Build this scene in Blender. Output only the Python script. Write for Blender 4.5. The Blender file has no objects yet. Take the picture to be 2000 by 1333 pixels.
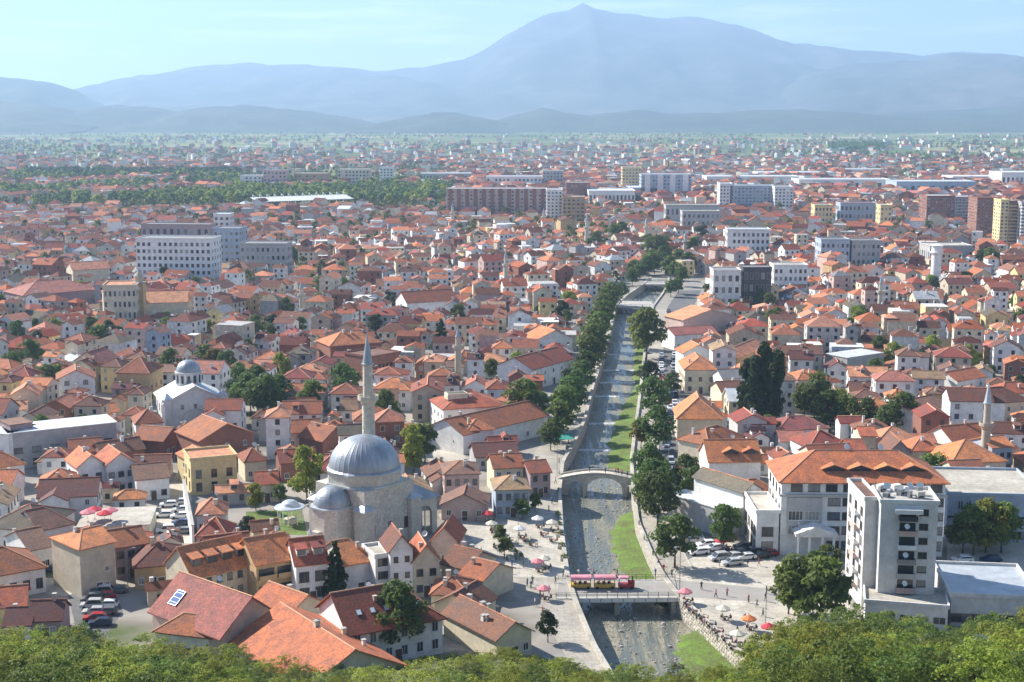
import bpy, bmesh, math, random
import numpy as np
from mathutils import Vector, Matrix
R = math.radians
rnd = random.Random(7)
nrs = np.random.RandomState(11)
scene = bpy.context.scene

# ------------------------------------------------------------------ camera, sky, sun, exposure
F = 2750.0            # focal length in pixels of the 2000 px wide photograph
HC = 90.0             # height of the camera above the town
PITCH = math.atan((666.5 - 222.0) / F)
cam = bpy.data.cameras.new('camera'); cam.sensor_fit = 'HORIZONTAL'; cam.sensor_width = 36
cam.lens = 36 * F / 2000; cam.clip_start = 1; cam.clip_end = 60000
cam_ob = bpy.data.objects.new('camera', cam); scene.collection.objects.link(cam_ob)
cam_ob.location = (0, 0, HC); cam_ob.rotation_euler = (math.pi / 2 - PITCH, 0, 0)
scene.camera = cam_ob

SUN_EL = R(36); SUN_DIR = Vector((-0.85, 0.53, 0)).normalized()
world = bpy.data.worlds.new('World'); scene.world = world; world.use_nodes = True
wn = world.node_tree.nodes; wl = world.node_tree.links
sky = wn.new('ShaderNodeTexSky'); sky.sky_type = 'NISHITA'; sky.sun_disc = False
sky.sun_elevation = SUN_EL; sky.sun_rotation = math.atan2(SUN_DIR.x, SUN_DIR.y)
sky.air_density = 1.0; sky.dust_density = 0.0; sky.ozone_density = 5.5; sky.altitude = 400
bg = wn['Background']; bg.inputs['Strength'].default_value = 0.074
# thin streaky cloud all round the sky, low over the horizon
tc = wn.new('ShaderNodeTexCoord'); mp = wn.new('ShaderNodeMapping'); mp.inputs['Scale'].default_value = (5, 5, 60)
nz = wn.new('ShaderNodeTexNoise'); nz.inputs['Scale'].default_value = 1.3; nz.inputs['Detail'].default_value = 6; nz.inputs['Roughness'].default_value = 0.6
cr = wn.new('ShaderNodeValToRGB'); cr.color_ramp.elements[0].position = 0.53; cr.color_ramp.elements[0].color = (0, 0, 0, 1)
cr.color_ramp.elements[1].position = 0.78; cr.color_ramp.elements[1].color = (0.55, 0.55, 0.55, 1)
mx = wn.new('ShaderNodeMix'); mx.data_type = 'RGBA'; mx.inputs['B'].default_value = (15.0, 15.0, 15.5, 1)
wl.new(tc.outputs['Generated'], mp.inputs['Vector']); wl.new(mp.outputs['Vector'], nz.inputs['Vector'])
wl.new(nz.outputs['Fac'], cr.inputs['Fac']); wl.new(cr.outputs['Color'], mx.inputs['Factor'])
wl.new(sky.outputs['Color'], mx.inputs['A']); wl.new(mx.outputs['Result'], bg.inputs['Color'])

sl = bpy.data.lights.new('sun', 'SUN'); sl.energy = 5.0; sl.angle = R(0.5); sl.color = (1.0, 0.94, 0.85)
so = bpy.data.objects.new('sun', sl); scene.collection.objects.link(so)
sd = Vector((SUN_DIR.x * math.cos(SUN_EL), SUN_DIR.y * math.cos(SUN_EL), math.sin(SUN_EL)))
so.rotation_euler = sd.to_track_quat('Z', 'Y').to_euler(); so.location = (-200, 200, 300)

vs = scene.view_settings; vs.view_transform = 'Standard'; vs.look = 'None'; vs.gamma = 1; vs.exposure = 1.02
scene.cycles.max_bounces = 5; scene.cycles.diffuse_bounces = 2; scene.cycles.glossy_bounces = 2
scene.cycles.transmission_bounces = 2; scene.cycles.volume_bounces = 1
HAZE_DENSITY = 0.95e-4

# ------------------------------------------------------------------ geometry helpers
CP, SP = math.cos(PITCH), math.sin(PITCH)
def G(px, py, z=0.0):
    """the point at height z that the photograph shows at pixel px, py"""
    a = (px - 1000.0) / F; b = (666.5 - py) / F
    d = (a, CP + b * SP, -SP + b * CP)
    t = (z - HC) / d[2]
    return Vector((d[0] * t, d[1] * t, z))
def PX(p):
    x, y, z = p[0], p[1], p[2] - HC
    w = y * CP - z * SP; v = y * SP + z * CP
    return 1000 + F * x / w, 666.5 - F * v / w

C = scene.collection
class MB:
    def __init__(s): s.v = []; s.f = []; s.m = []
    def add(s, vs, fs, m=0):
        n = len(s.v); s.v.extend(vs)
        for f in fs: s.f.append(tuple(i + n for i in f)); s.m.append(m)
    def box(s, x0, x1, y0, y1, z0, z1, m=0):
        s.add([(x0,y0,z0),(x1,y0,z0),(x1,y1,z0),(x0,y1,z0),(x0,y0,z1),(x1,y0,z1),(x1,y1,z1),(x0,y1,z1)],
              [(3,2,1,0),(4,5,6,7),(0,1,5,4),(1,2,6,5),(2,3,7,6),(3,0,4,7)], m)
    def prism(s, poly, z0, z1, m=0, top=None):
        n = len(poly); t = top or poly
        s.add([(p[0],p[1],z0) for p in poly] + [(p[0],p[1],z1) for p in t],
              [tuple(range(n-1,-1,-1)), tuple(range(n,2*n))] + [(i,(i+1)%n,n+(i+1)%n,n+i) for i in range(n)], m)
    def lathe(s, prof, n, m=0, c=(0,0), a0=0.0, a1=2*math.pi, rib=0, ribr=0.0):
        full = abs(a1-a0-2*math.pi) < 1e-6; k = n if full else n+1
        vs = []
        for j,(r,z) in enumerate(prof):
            for i in range(k):
                a = a0+(a1-a0)*i/n; rr = r + (ribr if rib and i % rib == 0 and r > .3 else 0)
                vs.append((c[0]+rr*math.cos(a), c[1]+rr*math.sin(a), z))
        fs = []
        for j in range(len(prof)-1):
            for i in range(n):
                b = (i+1) % k
                fs.append((j*k+i, j*k+b, (j+1)*k+b, (j+1)*k+i))
        s.add(vs, fs, m)
    def bar(s, p, q, r, n=5, r2=None, m=0):
        p, q = Vector(p), Vector(q); d = (q-p).normalized(); u = d.orthogonal().normalized(); w = d.cross(u); r2 = r if r2 is None else r2
        vs = [tuple(p+(u*math.cos(2*math.pi*i/n)+w*math.sin(2*math.pi*i/n))*r) for i in range(n)] + \
             [tuple(q+(u*math.cos(2*math.pi*i/n)+w*math.sin(2*math.pi*i/n))*r2) for i in range(n)]
        s.add(vs, [(i,(i+1)%n,n+(i+1)%n,n+i) for i in range(n)] + [tuple(range(n-1,-1,-1)), tuple(range(n,2*n))], m)
    def mesh(s, name, mats, smooth=False):
        me = bpy.data.meshes.new(name); me.from_pydata([tuple(p) for p in s.v], [], s.f)
        for m in (mats if isinstance(mats, (list, tuple)) else [mats]): me.materials.append(m)
        if any(s.m): me.polygons.foreach_set('material_index', s.m)
        if smooth: me.polygons.foreach_set('use_smooth', [True]*len(s.f))
        me.update(); return me
    def build(s, name, mats, parent=None, loc=(0,0,0), rz=0, smooth=False):
        return put(name, s.mesh(name, mats, smooth), parent, loc, rz)
def put(name, me, parent=None, loc=(0,0,0), rz=0, scale=None):
    o = bpy.data.objects.new(name, me); C.objects.link(o); o.location = loc
    if rz: o.rotation_euler = (0,0,rz)
    if scale: o.scale = scale
    if parent: o.parent = parent
    return o
def empty(name, loc=(0,0,0), rz=0):
    o = put(name, None, None, loc, rz); o.empty_display_size = 0.5; return o
def tag(o, label=None, cat=None, group=None, kind=None):
    if label: o['label'] = label
    if cat: o['category'] = cat
    if group: o['group'] = group
    if kind: o['kind'] = kind
    return o
AUTO = []      # (object, look, noun): the label is finished at the end from the nearest landmark
ANCH = []      # (name, location)
def anchor(name, o): ANCH.append((name, Vector(o.location))); return o

# ------------------------------------------------------------------ materials
MATS = {}
def mat(name, col, rough=0.85, var=0.25, scale=0.6, col2=None, fine=0.0, fscale=4.0, bump=0.0, metal=0.0, spec=0.3, stretch=None, rand=0.0, joint=0.0):
    if name in MATS: return MATS[name]
    m = bpy.data.materials.new(name); m.use_nodes = True; n = m.node_tree.nodes; l = m.node_tree.links
    b = n['Principled BSDF']; b.inputs['Roughness'].default_value = rough; b.inputs['Metallic'].default_value = metal
    b.inputs['Specular IOR Level'].default_value = spec
    g = n.new('ShaderNodeNewGeometry'); vec = g.outputs['Position']
    if stretch:
        mpn = n.new('ShaderNodeMapping'); mpn.inputs['Scale'].default_value = stretch; l.new(vec, mpn.inputs['Vector']); vec = mpn.outputs['Vector']
    t = n.new('ShaderNodeTexNoise'); t.inputs['Scale'].default_value = scale; t.inputs['Detail'].default_value = 5; t.inputs['Roughness'].default_value = .65
    l.new(vec, t.inputs['Vector'])
    c2 = col2 or tuple(c*(1-var) for c in col)
    mxn = n.new('ShaderNodeMix'); mxn.data_type = 'RGBA'; mxn.inputs['A'].default_value = (*c2, 1); mxn.inputs['B'].default_value = (*[min(1,c*(1+var*.4)) for c in col], 1)
    mr = n.new('ShaderNodeMapRange'); mr.inputs['From Min'].default_value = .35; mr.inputs['From Max'].default_value = .65
    l.new(t.outputs['Fac'], mr.inputs['Value']); l.new(mr.outputs['Result'], mxn.inputs['Factor'])
    out = mxn.outputs['Result']
    if fine:
        t2 = n.new('ShaderNodeTexNoise'); t2.inputs['Scale'].default_value = fscale; t2.inputs['Detail'].default_value = 2; l.new(vec, t2.inputs['Vector'])
        m2 = n.new('ShaderNodeMapRange'); m2.inputs['From Min'].default_value = .3; m2.inputs['From Max'].default_value = .7
        m2.inputs['To Min'].default_value = 1-fine; m2.inputs['To Max'].default_value = 1+fine*.6
        l.new(t2.outputs['Fac'], m2.inputs['Value'])
        mu = n.new('ShaderNodeMix'); mu.data_type = 'RGBA'; mu.blend_type = 'MULTIPLY'; mu.inputs['Factor'].default_value = 1
        l.new(out, mu.inputs['A']); l.new(m2.outputs['Result'], mu.inputs['B']); out = mu.outputs['Result']
    if joint:
        bk = n.new('ShaderNodeTexBrick'); bk.inputs['Scale'].default_value = 1.0; bk.inputs['Brick Width'].default_value = joint; bk.inputs['Row Height'].default_value = joint*.62; bk.inputs['Mortar Size'].default_value = .07
        bk.inputs['Color1'].default_value = (1,1,1,1); bk.inputs['Color2'].default_value = (.90,.89,.87,1); bk.inputs['Mortar'].default_value = (.78,.76,.74,1); l.new(vec, bk.inputs['Vector'])
        mb_ = n.new('ShaderNodeMix'); mb_.data_type = 'RGBA'; mb_.blend_type = 'MULTIPLY'; mb_.inputs['Factor'].default_value = 1; l.new(out, mb_.inputs['A']); l.new(bk.outputs['Color'], mb_.inputs['B']); out = mb_.outputs['Result']
    if rand:
        oi = n.new('ShaderNodeObjectInfo'); hs = n.new('ShaderNodeHueSaturation')
        m3 = n.new('ShaderNodeMapRange'); m3.inputs['To Min'].default_value = 1-rand; m3.inputs['To Max'].default_value = 1+rand
        l.new(oi.outputs['Random'], m3.inputs['Value']); l.new(m3.outputs['Result'], hs.inputs['Value'])
        m4 = n.new('ShaderNodeMapRange'); m4.inputs['To Min'].default_value = .5-rand*.05; m4.inputs['To Max'].default_value = .5+rand*.05
        l.new(oi.outputs['Random'], m4.inputs['Value']); l.new(m4.outputs['Result'], hs.inputs['Hue'])
        l.new(out, hs.inputs['Color']); out = hs.outputs['Color']
    l.new(out, b.inputs['Base Color'])
    if bump:
        bp = n.new('ShaderNodeBump'); bp.inputs['Strength'].default_value = bump; bp.inputs['Distance'].default_value = .15
        l.new(t.outputs['Fac'], bp.inputs['Height']); l.new(bp.outputs['Normal'], b.inputs['Normal'])
    MATS[name] = m; return m
def leafmat(name, col, col2, rand=.25):
    m = bpy.data.materials.new(name); m.use_nodes = True; n = m.node_tree.nodes; l = m.node_tree.links
    b = n['Principled BSDF']; b.inputs['Roughness'].default_value = .6; b.inputs['Specular IOR Level'].default_value = .25
    g = n.new('ShaderNodeNewGeometry'); oi = n.new('ShaderNodeObjectInfo')
    t = n.new('ShaderNodeTexNoise'); t.inputs['Scale'].default_value = .35; l.new(g.outputs['Position'], t.inputs['Vector'])
    ad = n.new('ShaderNodeMath'); ad.operation = 'MULTIPLY_ADD'; ad.inputs[1].default_value = .55; l.new(g.outputs['Random Per Island'], ad.inputs[0]); 
    sb = n.new('ShaderNodeMath'); sb.operation = 'SUBTRACT'; sb.inputs[1].default_value = .28; l.new(t.outputs['Fac'], sb.inputs[0]); l.new(sb.outputs[0], ad.inputs[2])
    mxn = n.new('ShaderNodeMix'); mxn.data_type = 'RGBA'; mxn.inputs['A'].default_value = (*col,1); mxn.inputs['B'].default_value = (*col2,1)
    l.new(ad.outputs[0], mxn.inputs['Factor'])
    hs = n.new('ShaderNodeHueSaturation'); m3 = n.new('ShaderNodeMapRange'); m3.inputs['To Min'].default_value = 1-rand; m3.inputs['To Max'].default_value = 1+rand
    l.new(oi.outputs['Random'], m3.inputs['Value']); l.new(m3.outputs['Result'], hs.inputs['Value'])
    m4 = n.new('ShaderNodeMapRange'); m4.inputs['To Min'].default_value = .5-rand*.10; m4.inputs['To Max'].default_value = .5+rand*.06
    l.new(oi.outputs['Random'], m4.inputs['Value']); l.new(m4.outputs['Result'], hs.inputs['Hue'])
    l.new(mxn.outputs['Result'], hs.inputs['Color']); l.new(hs.outputs['Color'], b.inputs['Base Color'])
    tr = n.new('ShaderNodeBsdfTranslucent'); l.new(hs.outputs['Color'], tr.inputs['Color'])
    ms = n.new('ShaderNodeMixShader'); ms.inputs[0].default_value = .48
    l.new(b.outputs[0], ms.inputs[1]); l.new(tr.outputs[0], ms.inputs[2]); l.new(ms.outputs[0], n['Material Output'].inputs['Surface'])
    MATS[name] = m; return m

ROOFC = {'orange': (.58,.185,.075), 'rust': (.43,.13,.06), 'red': (.42,.10,.06), 'brown': (.25,.10,.06), 'maroon': (.20,.065,.05),
         'pink': (.50,.17,.13), 'tan': (.42,.26,.14), 'grey': (.26,.25,.25), 'dull': (.30,.15,.10), 'olive': (.20,.16,.11), 'pale': (.60,.62,.62), 'salmon': (.60,.24,.13)}
ROOFC = {k: tuple(v*(.80 if k not in ('pale','grey','orange','salmon') else 1) for v in c) for k, c in ROOFC.items()}
for k, c in ROOFC.items():
    mat('roof_'+k, c, .85, .30 if k not in ('pale','grey') else .18, .45, col2=None if k in ('pale','grey') else tuple(v*.50+.045 for v in c), fine=.34 if k != 'pale' else .1, fscale=3.0, bump=.25, rand=.20)
WALLC = {'white': (.82,.81,.78), 'cream': (.70,.62,.46), 'beige': (.58,.50,.38), 'grey': (.45,.44,.43), 'pinkish': (.60,.44,.38), 'yellow': (.72,.58,.30),
         'brick': (.30,.14,.10), 'stone': (.50,.44,.35), 'blue': (.40,.47,.56), 'ochre': (.55,.38,.20), 'concrete': (.50,.49,.47), 'mauve': (.40,.30,.30), 'dark': (.10,.09,.09), 'tower': (.68,.67,.65)}
for k, c in WALLC.items():
    mat('wall_'+k, c, .9, .16, .5, fine=.07, fscale=1.5, rand=.06)
M = MATS
mat('pane', (.035,.042,.05), .12, .3, .3, spec=.6)
mat('pane_curtain', (.30,.29,.27), .3, .3, 2.0, spec=.5)
mat('pane_blue', (.10,.13,.16), .08, .3, 1.0, spec=.8)
mat('frame_white', (.75,.74,.72), .6, .05)
mat('frame_dark', (.13,.09,.07), .6, .1)
mat('ridge', (.66,.36,.22), .85, .15)
mat('wood', (.13,.08,.05), .8, .2)
mat('trunk', (.10,.075,.055), .9, .3, 2)
mat('lead', (.37,.40,.43), .42, .22, .35, metal=.35, fine=.12, fscale=1.2, spec=.5, stretch=(1,1,.3))
mat('lead_pale', (.50,.54,.57), .5, .2, .4, metal=.2, fine=.1)
mat('ashlar', (.64,.585,.49), .9, .16, .5, fine=.22, fscale=1.9, bump=.2)
mat('ashlar_light', (.60,.55,.45), .9, .16, .8, fine=.14, fscale=2)
mat('rubble', (.46,.42,.36), .9, .35, 1.2, fine=.35, fscale=2.4, bump=.4)
mat('asphalt', (.145,.145,.145), .9, .18, .25, fine=.1, fscale=2)
mat('paving', (.44,.405,.345), .85, .28, .12, fine=.16, fscale=1.6, joint=2.4)
mat('paving_pale', (.54,.50,.425), .85, .26, .14, fine=.14, fscale=1.2, joint=3.0)
mat('concrete', (.46,.44,.40), .85, .2, .3, fine=.1)
mat('white_paint', (.80,.79,.76), .6, .08)
mat('metal_dark', (.06,.06,.065), .5, .1, metal=.4)
mat('metal_grey', (.32,.33,.34), .45, .1, metal=.5)
mat('tarpaulin_green', (.05,.30,.24), .6, .15)
mat('lawn', (.125,.21,.03), .9, .3, .30, col2=(.11,.12,.04), fine=.35, fscale=2.2, bump=.4)
mat('lawn_dry', (.17,.19,.05), .9, .3, .4, fine=.25, fscale=3)
mat('solar', (.03,.10,.32), .6, .2, spec=.15)
leafmat('leaf_dark', (.055,.10,.022), (.155,.22,.05))
leafmat('leaf_mid', (.07,.115,.022), (.20,.25,.05))
leafmat('leaf_olive', (.13,.175,.02), (.39,.43,.065))
leafmat('leaf_yellow', (.12,.12,.015), (.27,.22,.03))
leafmat('leaf_conifer', (.025,.055,.022), (.07,.12,.04), .15)
leafmat('leaf_grey', (.035,.060,.022), (.09,.12,.05))
# ------------------------------------------------------------------ ground, river channel, hillside, hills
LEFT_PX = [(1200,1330),(1160,1262),(1128,1185),(1110,1130),(1098,1040),(1094,960),(1100,905),(1122,869),(1143,823),(1158,760),(1176,706),(1194,642),(1203,600),(1225,578),(1258,556),(1272,543)]
RIGHT_PX = [(1505,1330),(1455,1290),(1322,1165),(1290,1123),(1268,1080),(1243,1020),(1235,950),(1232,902),(1237,858),(1245,802),(1250,762),(1257,700),(1264,640),(1275,600),(1290,580),(1303,560),(1306,543)]
LW = np.array([G(*p)[:2] for p in LEFT_PX]); RW = np.array([G(*p)[:2] for p in RIGHT_PX])
def LX(y): return float(np.interp(y, LW[:,1], LW[:,0]))
def RX(y): return float(np.interp(y, RW[:,1], RW[:,0]))
Y0, Y1 = 196.0, float(min(LW[-1,1], RW[-1,1]))
NS = 110; YS = [Y0 + (Y1-Y0)*i/(NS-1) for i in range(NS)]
BED = -3.4

gm = bpy.data.materials.new('ground'); gm.use_nodes = True; n = gm.node_tree.nodes; l = gm.node_tree.links
b = n['Principled BSDF']; b.inputs['Roughness'].default_value = .95; b.inputs['Specular IOR Level'].default_value = .1
g = n.new('ShaderNodeNewGeometry'); sx = n.new('ShaderNodeSeparateXYZ'); l.new(g.outputs['Position'], sx.inputs[0])
def ramp(inp, stops):
    r = n.new('ShaderNodeValToRGB'); e = r.color_ramp.elements
    while len(e) < len(stops): e.new(.5)
    for i,(p,c) in enumerate(stops): e[i].position = p; e[i].color = (*c,1)
    l.new(inp, r.inputs[0]); return r.outputs['Color']
def noise(s, d=5):
    t = n.new('ShaderNodeTexNoise'); t.inputs['Scale'].default_value = s; t.inputs['Detail'].default_value = d; l.new(g.outputs['Position'], t.inputs['Vector']); return t.outputs['Fac']
town = ramp(noise(.035, 8), [(.30,(.10,.13,.05)),(.40,(.22,.20,.17)),(.5,(.34,.31,.27)),(.62,(.26,.245,.23)),(.74,(.45,.41,.34))])
vo = n.new('ShaderNodeTexVoronoi'); vo.inputs['Scale'].default_value = .0052; mpg = n.new('ShaderNodeMapping'); mpg.inputs['Scale'].default_value = (1,.55,1); mpg.inputs['Rotation'].default_value = (0,0,.3)
l.new(g.outputs['Position'], mpg.inputs['Vector']); l.new(mpg.outputs['Vector'], vo.inputs['Vector'])
sc3 = n.new('ShaderNodeSeparateColor'); l.new(vo.outputs['Color'], sc3.inputs[0])
fields = ramp(sc3.outputs[0], [(0,(.09,.13,.05)),(.3,(.14,.19,.06)),(.5,(.23,.25,.10)),(.7,(.11,.15,.055)),(.85,(.34,.31,.18)),(1,(.17,.20,.08))])
dark = ramp(noise(.004, 6), [(.42,(1,1,1)),(.6,(.65,.72,.65))])
mu = n.new('ShaderNodeMix'); mu.data_type='RGBA'; mu.blend_type='MULTIPLY'; mu.inputs['Factor'].default_value=1; l.new(fields, mu.inputs['A']); l.new(dark, mu.inputs['B'])
mrr = n.new('ShaderNodeMapRange'); mrr.inputs['From Min'].default_value=1150; mrr.inputs['From Max'].default_value=1900; l.new(sx.outputs['Y'], mrr.inputs['Value'])
mx2 = n.new('ShaderNodeMix'); mx2.data_type='RGBA'; l.new(mrr.outputs['Result'], mx2.inputs['Factor']); l.new(town, mx2.inputs['A']); l.new(mu.outputs['Result'], mx2.inputs['B'])
l.new(mx2.outputs['Result'], b.inputs['Base Color'])

mb = MB()
for i in range(NS-1):
    a, c = YS[i], YS[i+1]
    mb.add([(-3000,a,0),(LX(a)-.5,a,0),(LX(c)-.5,c,0),(-3000,c,0)], [(0,1,2,3)])
    mb.add([(RX(a)+.5,a,0),(3000,a,0),(3000,c,0),(RX(c)+.5,c,0)], [(0,1,2,3)])
mb.add([(-3000,-150,0),(3000,-150,0),(3000,Y0,0),(-3000,Y0,0)], [(0,1,2,3)])
mb.add([(-15000,Y1,0),(15000,Y1,0),(15000,20400,0),(-15000,20400,0)], [(0,1,2,3)])
for s in (-1,1): mb.add([(s*3000,-150,0),(s*15000,-150,0),(s*15000,Y1,0),(s*3000,Y1,0)], [(0,1,2,3) if s>0 else (3,2,1,0)])
tag(mb.build('ground', gm), kind='structure')

# river bed with shallow broken water
rm = bpy.data.materials.new('river'); rm.use_nodes = True; n = rm.node_tree.nodes; l = rm.node_tree.links
b = n['Principled BSDF']; b.inputs['Roughness'].default_value = .4; b.inputs['Specular IOR Level'].default_value = .28
g = n.new('ShaderNodeNewGeometry')
def rnoise(s, stretch, d=6):
    mpp = n.new('ShaderNodeMapping'); mpp.inputs['Scale'].default_value = stretch; l.new(g.outputs['Position'], mpp.inputs['Vector'])
    t = n.new('ShaderNodeTexNoise'); t.inputs['Scale'].default_value = s; t.inputs['Detail'].default_value = d; t.inputs['Roughness'].default_value = .7; l.new(mpp.outputs['Vector'], t.inputs['Vector']); return t.outputs['Fac']
r1 = ramp(rnoise(1.5, (1.3,.35,1)), [(.30,(.155,.155,.13)),(.45,(.205,.20,.165)),(.58,(.28,.265,.215)),(.68,(.36,.34,.29)),(.78,(.55,.55,.53))])
r2 = ramp(rnoise(.07, (1,.6,1), 4), [(.35,(.72,.78,.78)),(.6,(1.15,1.08,.95))])
mu = n.new('ShaderNodeMix'); mu.data_type='RGBA'; mu.blend_type='MULTIPLY'; mu.inputs['Factor'].default_value=1; l.new(r1, mu.inputs['A']); l.new(r2, mu.inputs['B'])
st_ = ramp(rnoise(.30, (1.6,.10,1), 5), [(.44,(0,0,0)),(.56,(1,1,1))])
mst = n.new('ShaderNodeMix'); mst.data_type='RGBA'; mst.inputs['A'].default_value = (.125,.135,.115,1); l.new(st_, mst.inputs['Factor']); l.new(mu.outputs['Result'], mst.inputs['B']); l.new(mst.outputs['Result'], b.inputs['Base Color'])
mro = n.new('ShaderNodeMapRange'); mro.inputs['To Min'].default_value=.22; mro.inputs['To Max'].default_value=.6; l.new(st_, mro.inputs['Value']); l.new(mro.outputs['Result'], b.inputs['Roughness']); b.inputs['Specular IOR Level'].default_value = .3
bp = n.new('ShaderNodeBump'); bp.inputs['Strength'].default_value=.3; bp.inputs['Distance'].default_value=.12; l.new(rnoise(1.1,(1,.5,1)), bp.inputs['Height']); l.new(bp.outputs['Normal'], b.inputs['Normal'])
mb = MB()
for i in range(NS-1):
    a, c = YS[i], YS[i+1]
    mb.add([(LX(a)-.3,a,BED),(RX(a)+.3,a,BED),(RX(c)+.3,c,BED),(LX(c)-.3,c,BED)], [(0,1,2,3)])
tag(mb.build('river', rm), kind='structure')

# channel walls: real thickness, coping on top
wall_l = empty('river_wall', (0,0,0)); tag(wall_l, 'long rubble retaining wall along the tree-shaded bank of the river, with pale coping', 'wall')
wall_r = empty('river_wall', (0,0,0)); tag(wall_r, 'pale rubble retaining wall along the car-lined bank of the river, rising from grass', 'wall')
for root, fx, s in ((wall_l, LX, 1), (wall_r, RX, -1)):
    mb = MB(); cp = MB()
    for i in range(NS-1):
        a, c = YS[i], YS[i+1]; xa, xc = fx(a), fx(c)
        k = s*.25; k2 = s*.55
        mb.add([(xa+k,a,BED-.5),(xa-k2,a,BED-.5),(xa-k2,a,.30),(xa+k*.4,a,.30),(xc+k,c,BED-.5),(xc-k2,c,BED-.5),(xc-k2,c,.30),(xc+k*.4,c,.30)],
               [(0,4,7,3),(3,7,6,2),(1,2,6,5)] if s<0 else [(0,3,7,4),(3,2,6,7),(1,5,6,2)])
        cp.add([(xa+k*1.2,a,.30),(xa-k2*1.1,a,.30),(xa-k2*1.1,a,.62),(xa+k*1.2,a,.62),(xc+k*1.2,c,.30),(xc-k2*1.1,c,.30),(xc-k2*1.1,c,.62),(xc+k*1.2,c,.62)],
               [(0,4,7,3),(3,7,6,2),(1,2,6,5)])
    mb.build('wall_body', M['rubble'], root); cp.build('coping', M['paving_pale'], root)
# single stones of the nearest stretch of the right wall
sm = []
for k in range(5):
    q = random.Random(k); m_ = MB(); w, h, d = .5, .26, .16
    pts = [(-w*q.uniform(.8,1),0,-h*q.uniform(.8,1)),(w*q.uniform(.8,1),0,-h*q.uniform(.8,1)),(w*q.uniform(.8,1),0,h*q.uniform(.8,1)),(-w*q.uniform(.8,1),0,h*q.uniform(.8,1))]
    fr = [(p[0]*.82,-d*q.uniform(.6,1.1),p[2]*.8) for p in pts]
    m_.add(pts+fr, [(4,5,6,7),(0,1,5,4),(1,2,6,5),(2,3,7,6),(3,0,4,7)])
    sm.append(m_.mesh('stone', [mat('stone_%d'%k, [(.50,.46,.39),(.42,.38,.32),(.56,.52,.45),(.36,.33,.29),(.48,.43,.34)][k], .9, .2, 1.5, fine=.15)]))
ya, yb = 214.0, 254.0; L_ = math.hypot(RX(yb)-RX(ya), yb-ya); nrow = 7; cnt = 0
for r_ in range(nrow):
    s_ = -.3*(r_%2)
    while s_ < L_:
        t_ = (s_+.5)/L_; yy = ya+(yb-ya)*t_; xx = RX(yy)-.23+.021*r_
        if 0 <= t_ <= 1:
            o = put('stone', sm[rnd.randrange(5)], wall_r, (xx+.03, yy, BED+.45+r_*.53), math.atan2(yb-ya, RX(yb)-RX(ya))+math.pi, (rnd.uniform(.9,1.25),1,rnd.uniform(.9,1.05))); cnt += 1
        s_ += 1.06
# grassy banks in the channel
def bank(name, y0, y1, w0, w1, label, side=1, z=.75):
    mb = MB(); k = 26
    for i in range(k+1):
        y = y0+(y1-y0)*i/k; e = math.sin(math.pi*min(1,max(0,i/k*1.0)))**.35 if 0<i<k else .12
        w = (w0+(w1-w0)*i/k)*e*(1+.10*math.sin(i*2.3)+.06*math.sin(i*5.1))
        x = RX(y)-.2 if side>0 else LX(y)+.2; s = -1 if side>0 else 1
        mb.v += [(x,y,BED+z),(x+s*w*.5,y,BED+z*.8),(x+s*w*.85,y,BED+.3),(x+s*w,y,BED-.15)]
        if i:
            j = len(mb.v)-8
            for q in range(3): mb.f.append((j+q,j+q+1,j+q+5,j+q+4)); mb.m.append(0)
    return tag(mb.build(name, M['lawn'], smooth=True), label, kind='stuff')
bank('grass', 205, 244, 11, 7.5, 'bright green grass bank below the stone wall before the road bridge')
bank('grass', 259, 322, 6.0, 6.5, 'bright green grass strip between the river and its wall beyond the road bridge')
bank('grass', 350, 476, 9.0, 5.0, 'long green grass bank below yellow tree upstream of the stone bridge')
bank('grass', 472, 660, 4.5, 3.5, 'thin green bank far upstream under the riverside trees')
# boulders in the stream
mb = MB()
for i in range(2200):
    y = rnd.uniform(206, 460)**1.0; y = 206+(y-206)*rnd.uniform(.3,1); t = rnd.random(); x = LX(y)+1+(RX(y)-LX(y)-2)*t
    s = rnd.uniform(.10,.26)*(1.7 if rnd.random()<.10 else 1)*(1.3 if y>320 else 1); rot = rnd.uniform(0,6)
    pts = []
    for k in range(5):
        a = rot+k*1.257; rr = s*rnd.uniform(.7,1.3); pts.append((x+rr*math.cos(a), y+rr*math.sin(a)))
    mb.prism(pts, BED-.1, BED+s*rnd.uniform(.35,.8), rnd.choice((0,0,1,2)), [(x+(p[0]-x)*.6, y+(p[1]-y)*.6) for p in pts])
tag(mb.build('river_rocks', [mat('rock_pale', (.46,.43,.37), .8, .2), mat('rock_grey', (.40,.39,.36), .8, .2), mat('rock_dark', (.28,.265,.23), .7, .2)]), 'pale boulders scattered in the shallow river', kind='stuff')
# low weirs
fo = mat('foam', (.78,.80,.80), .5, .3, 1.5, col2=(.35,.38,.38), fine=.3, fscale=2)
for yv, nm in ((386,'first'),(420,'second'),(462,'third'),(486,'fourth'),(510,'fifth'),(545,'sixth')):
    w = tag(empty('weir', (0,yv,0)), 'low stone weir with white water across the stream, %s upstream of the arched bridge' % nm, 'weir', 'weirs in the river')
    mb = MB(); mb.box(LX(yv)+.4, RX(yv)-2, -.3,.4, BED-.2, BED+.28); mb.build('stone_sill', M['rubble'], w)
    mb = MB(); x0, x1 = LX(yv)+.5, RX(yv)-2.2; k = 24
    for i in range(k):
        xa, xc = x0+(x1-x0)*i/k, x0+(x1-x0)*(i+1)/k; d = rnd.uniform(.6,1.8)
        mb.add([(xa,-.3,BED+.30),(xc,-.3,BED+.30),(xc,-.3-d,BED+.03),(xa,-.3-d,BED+.03)], [(3,2,1,0)])
    mb.build('white_water', fo, w)

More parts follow.
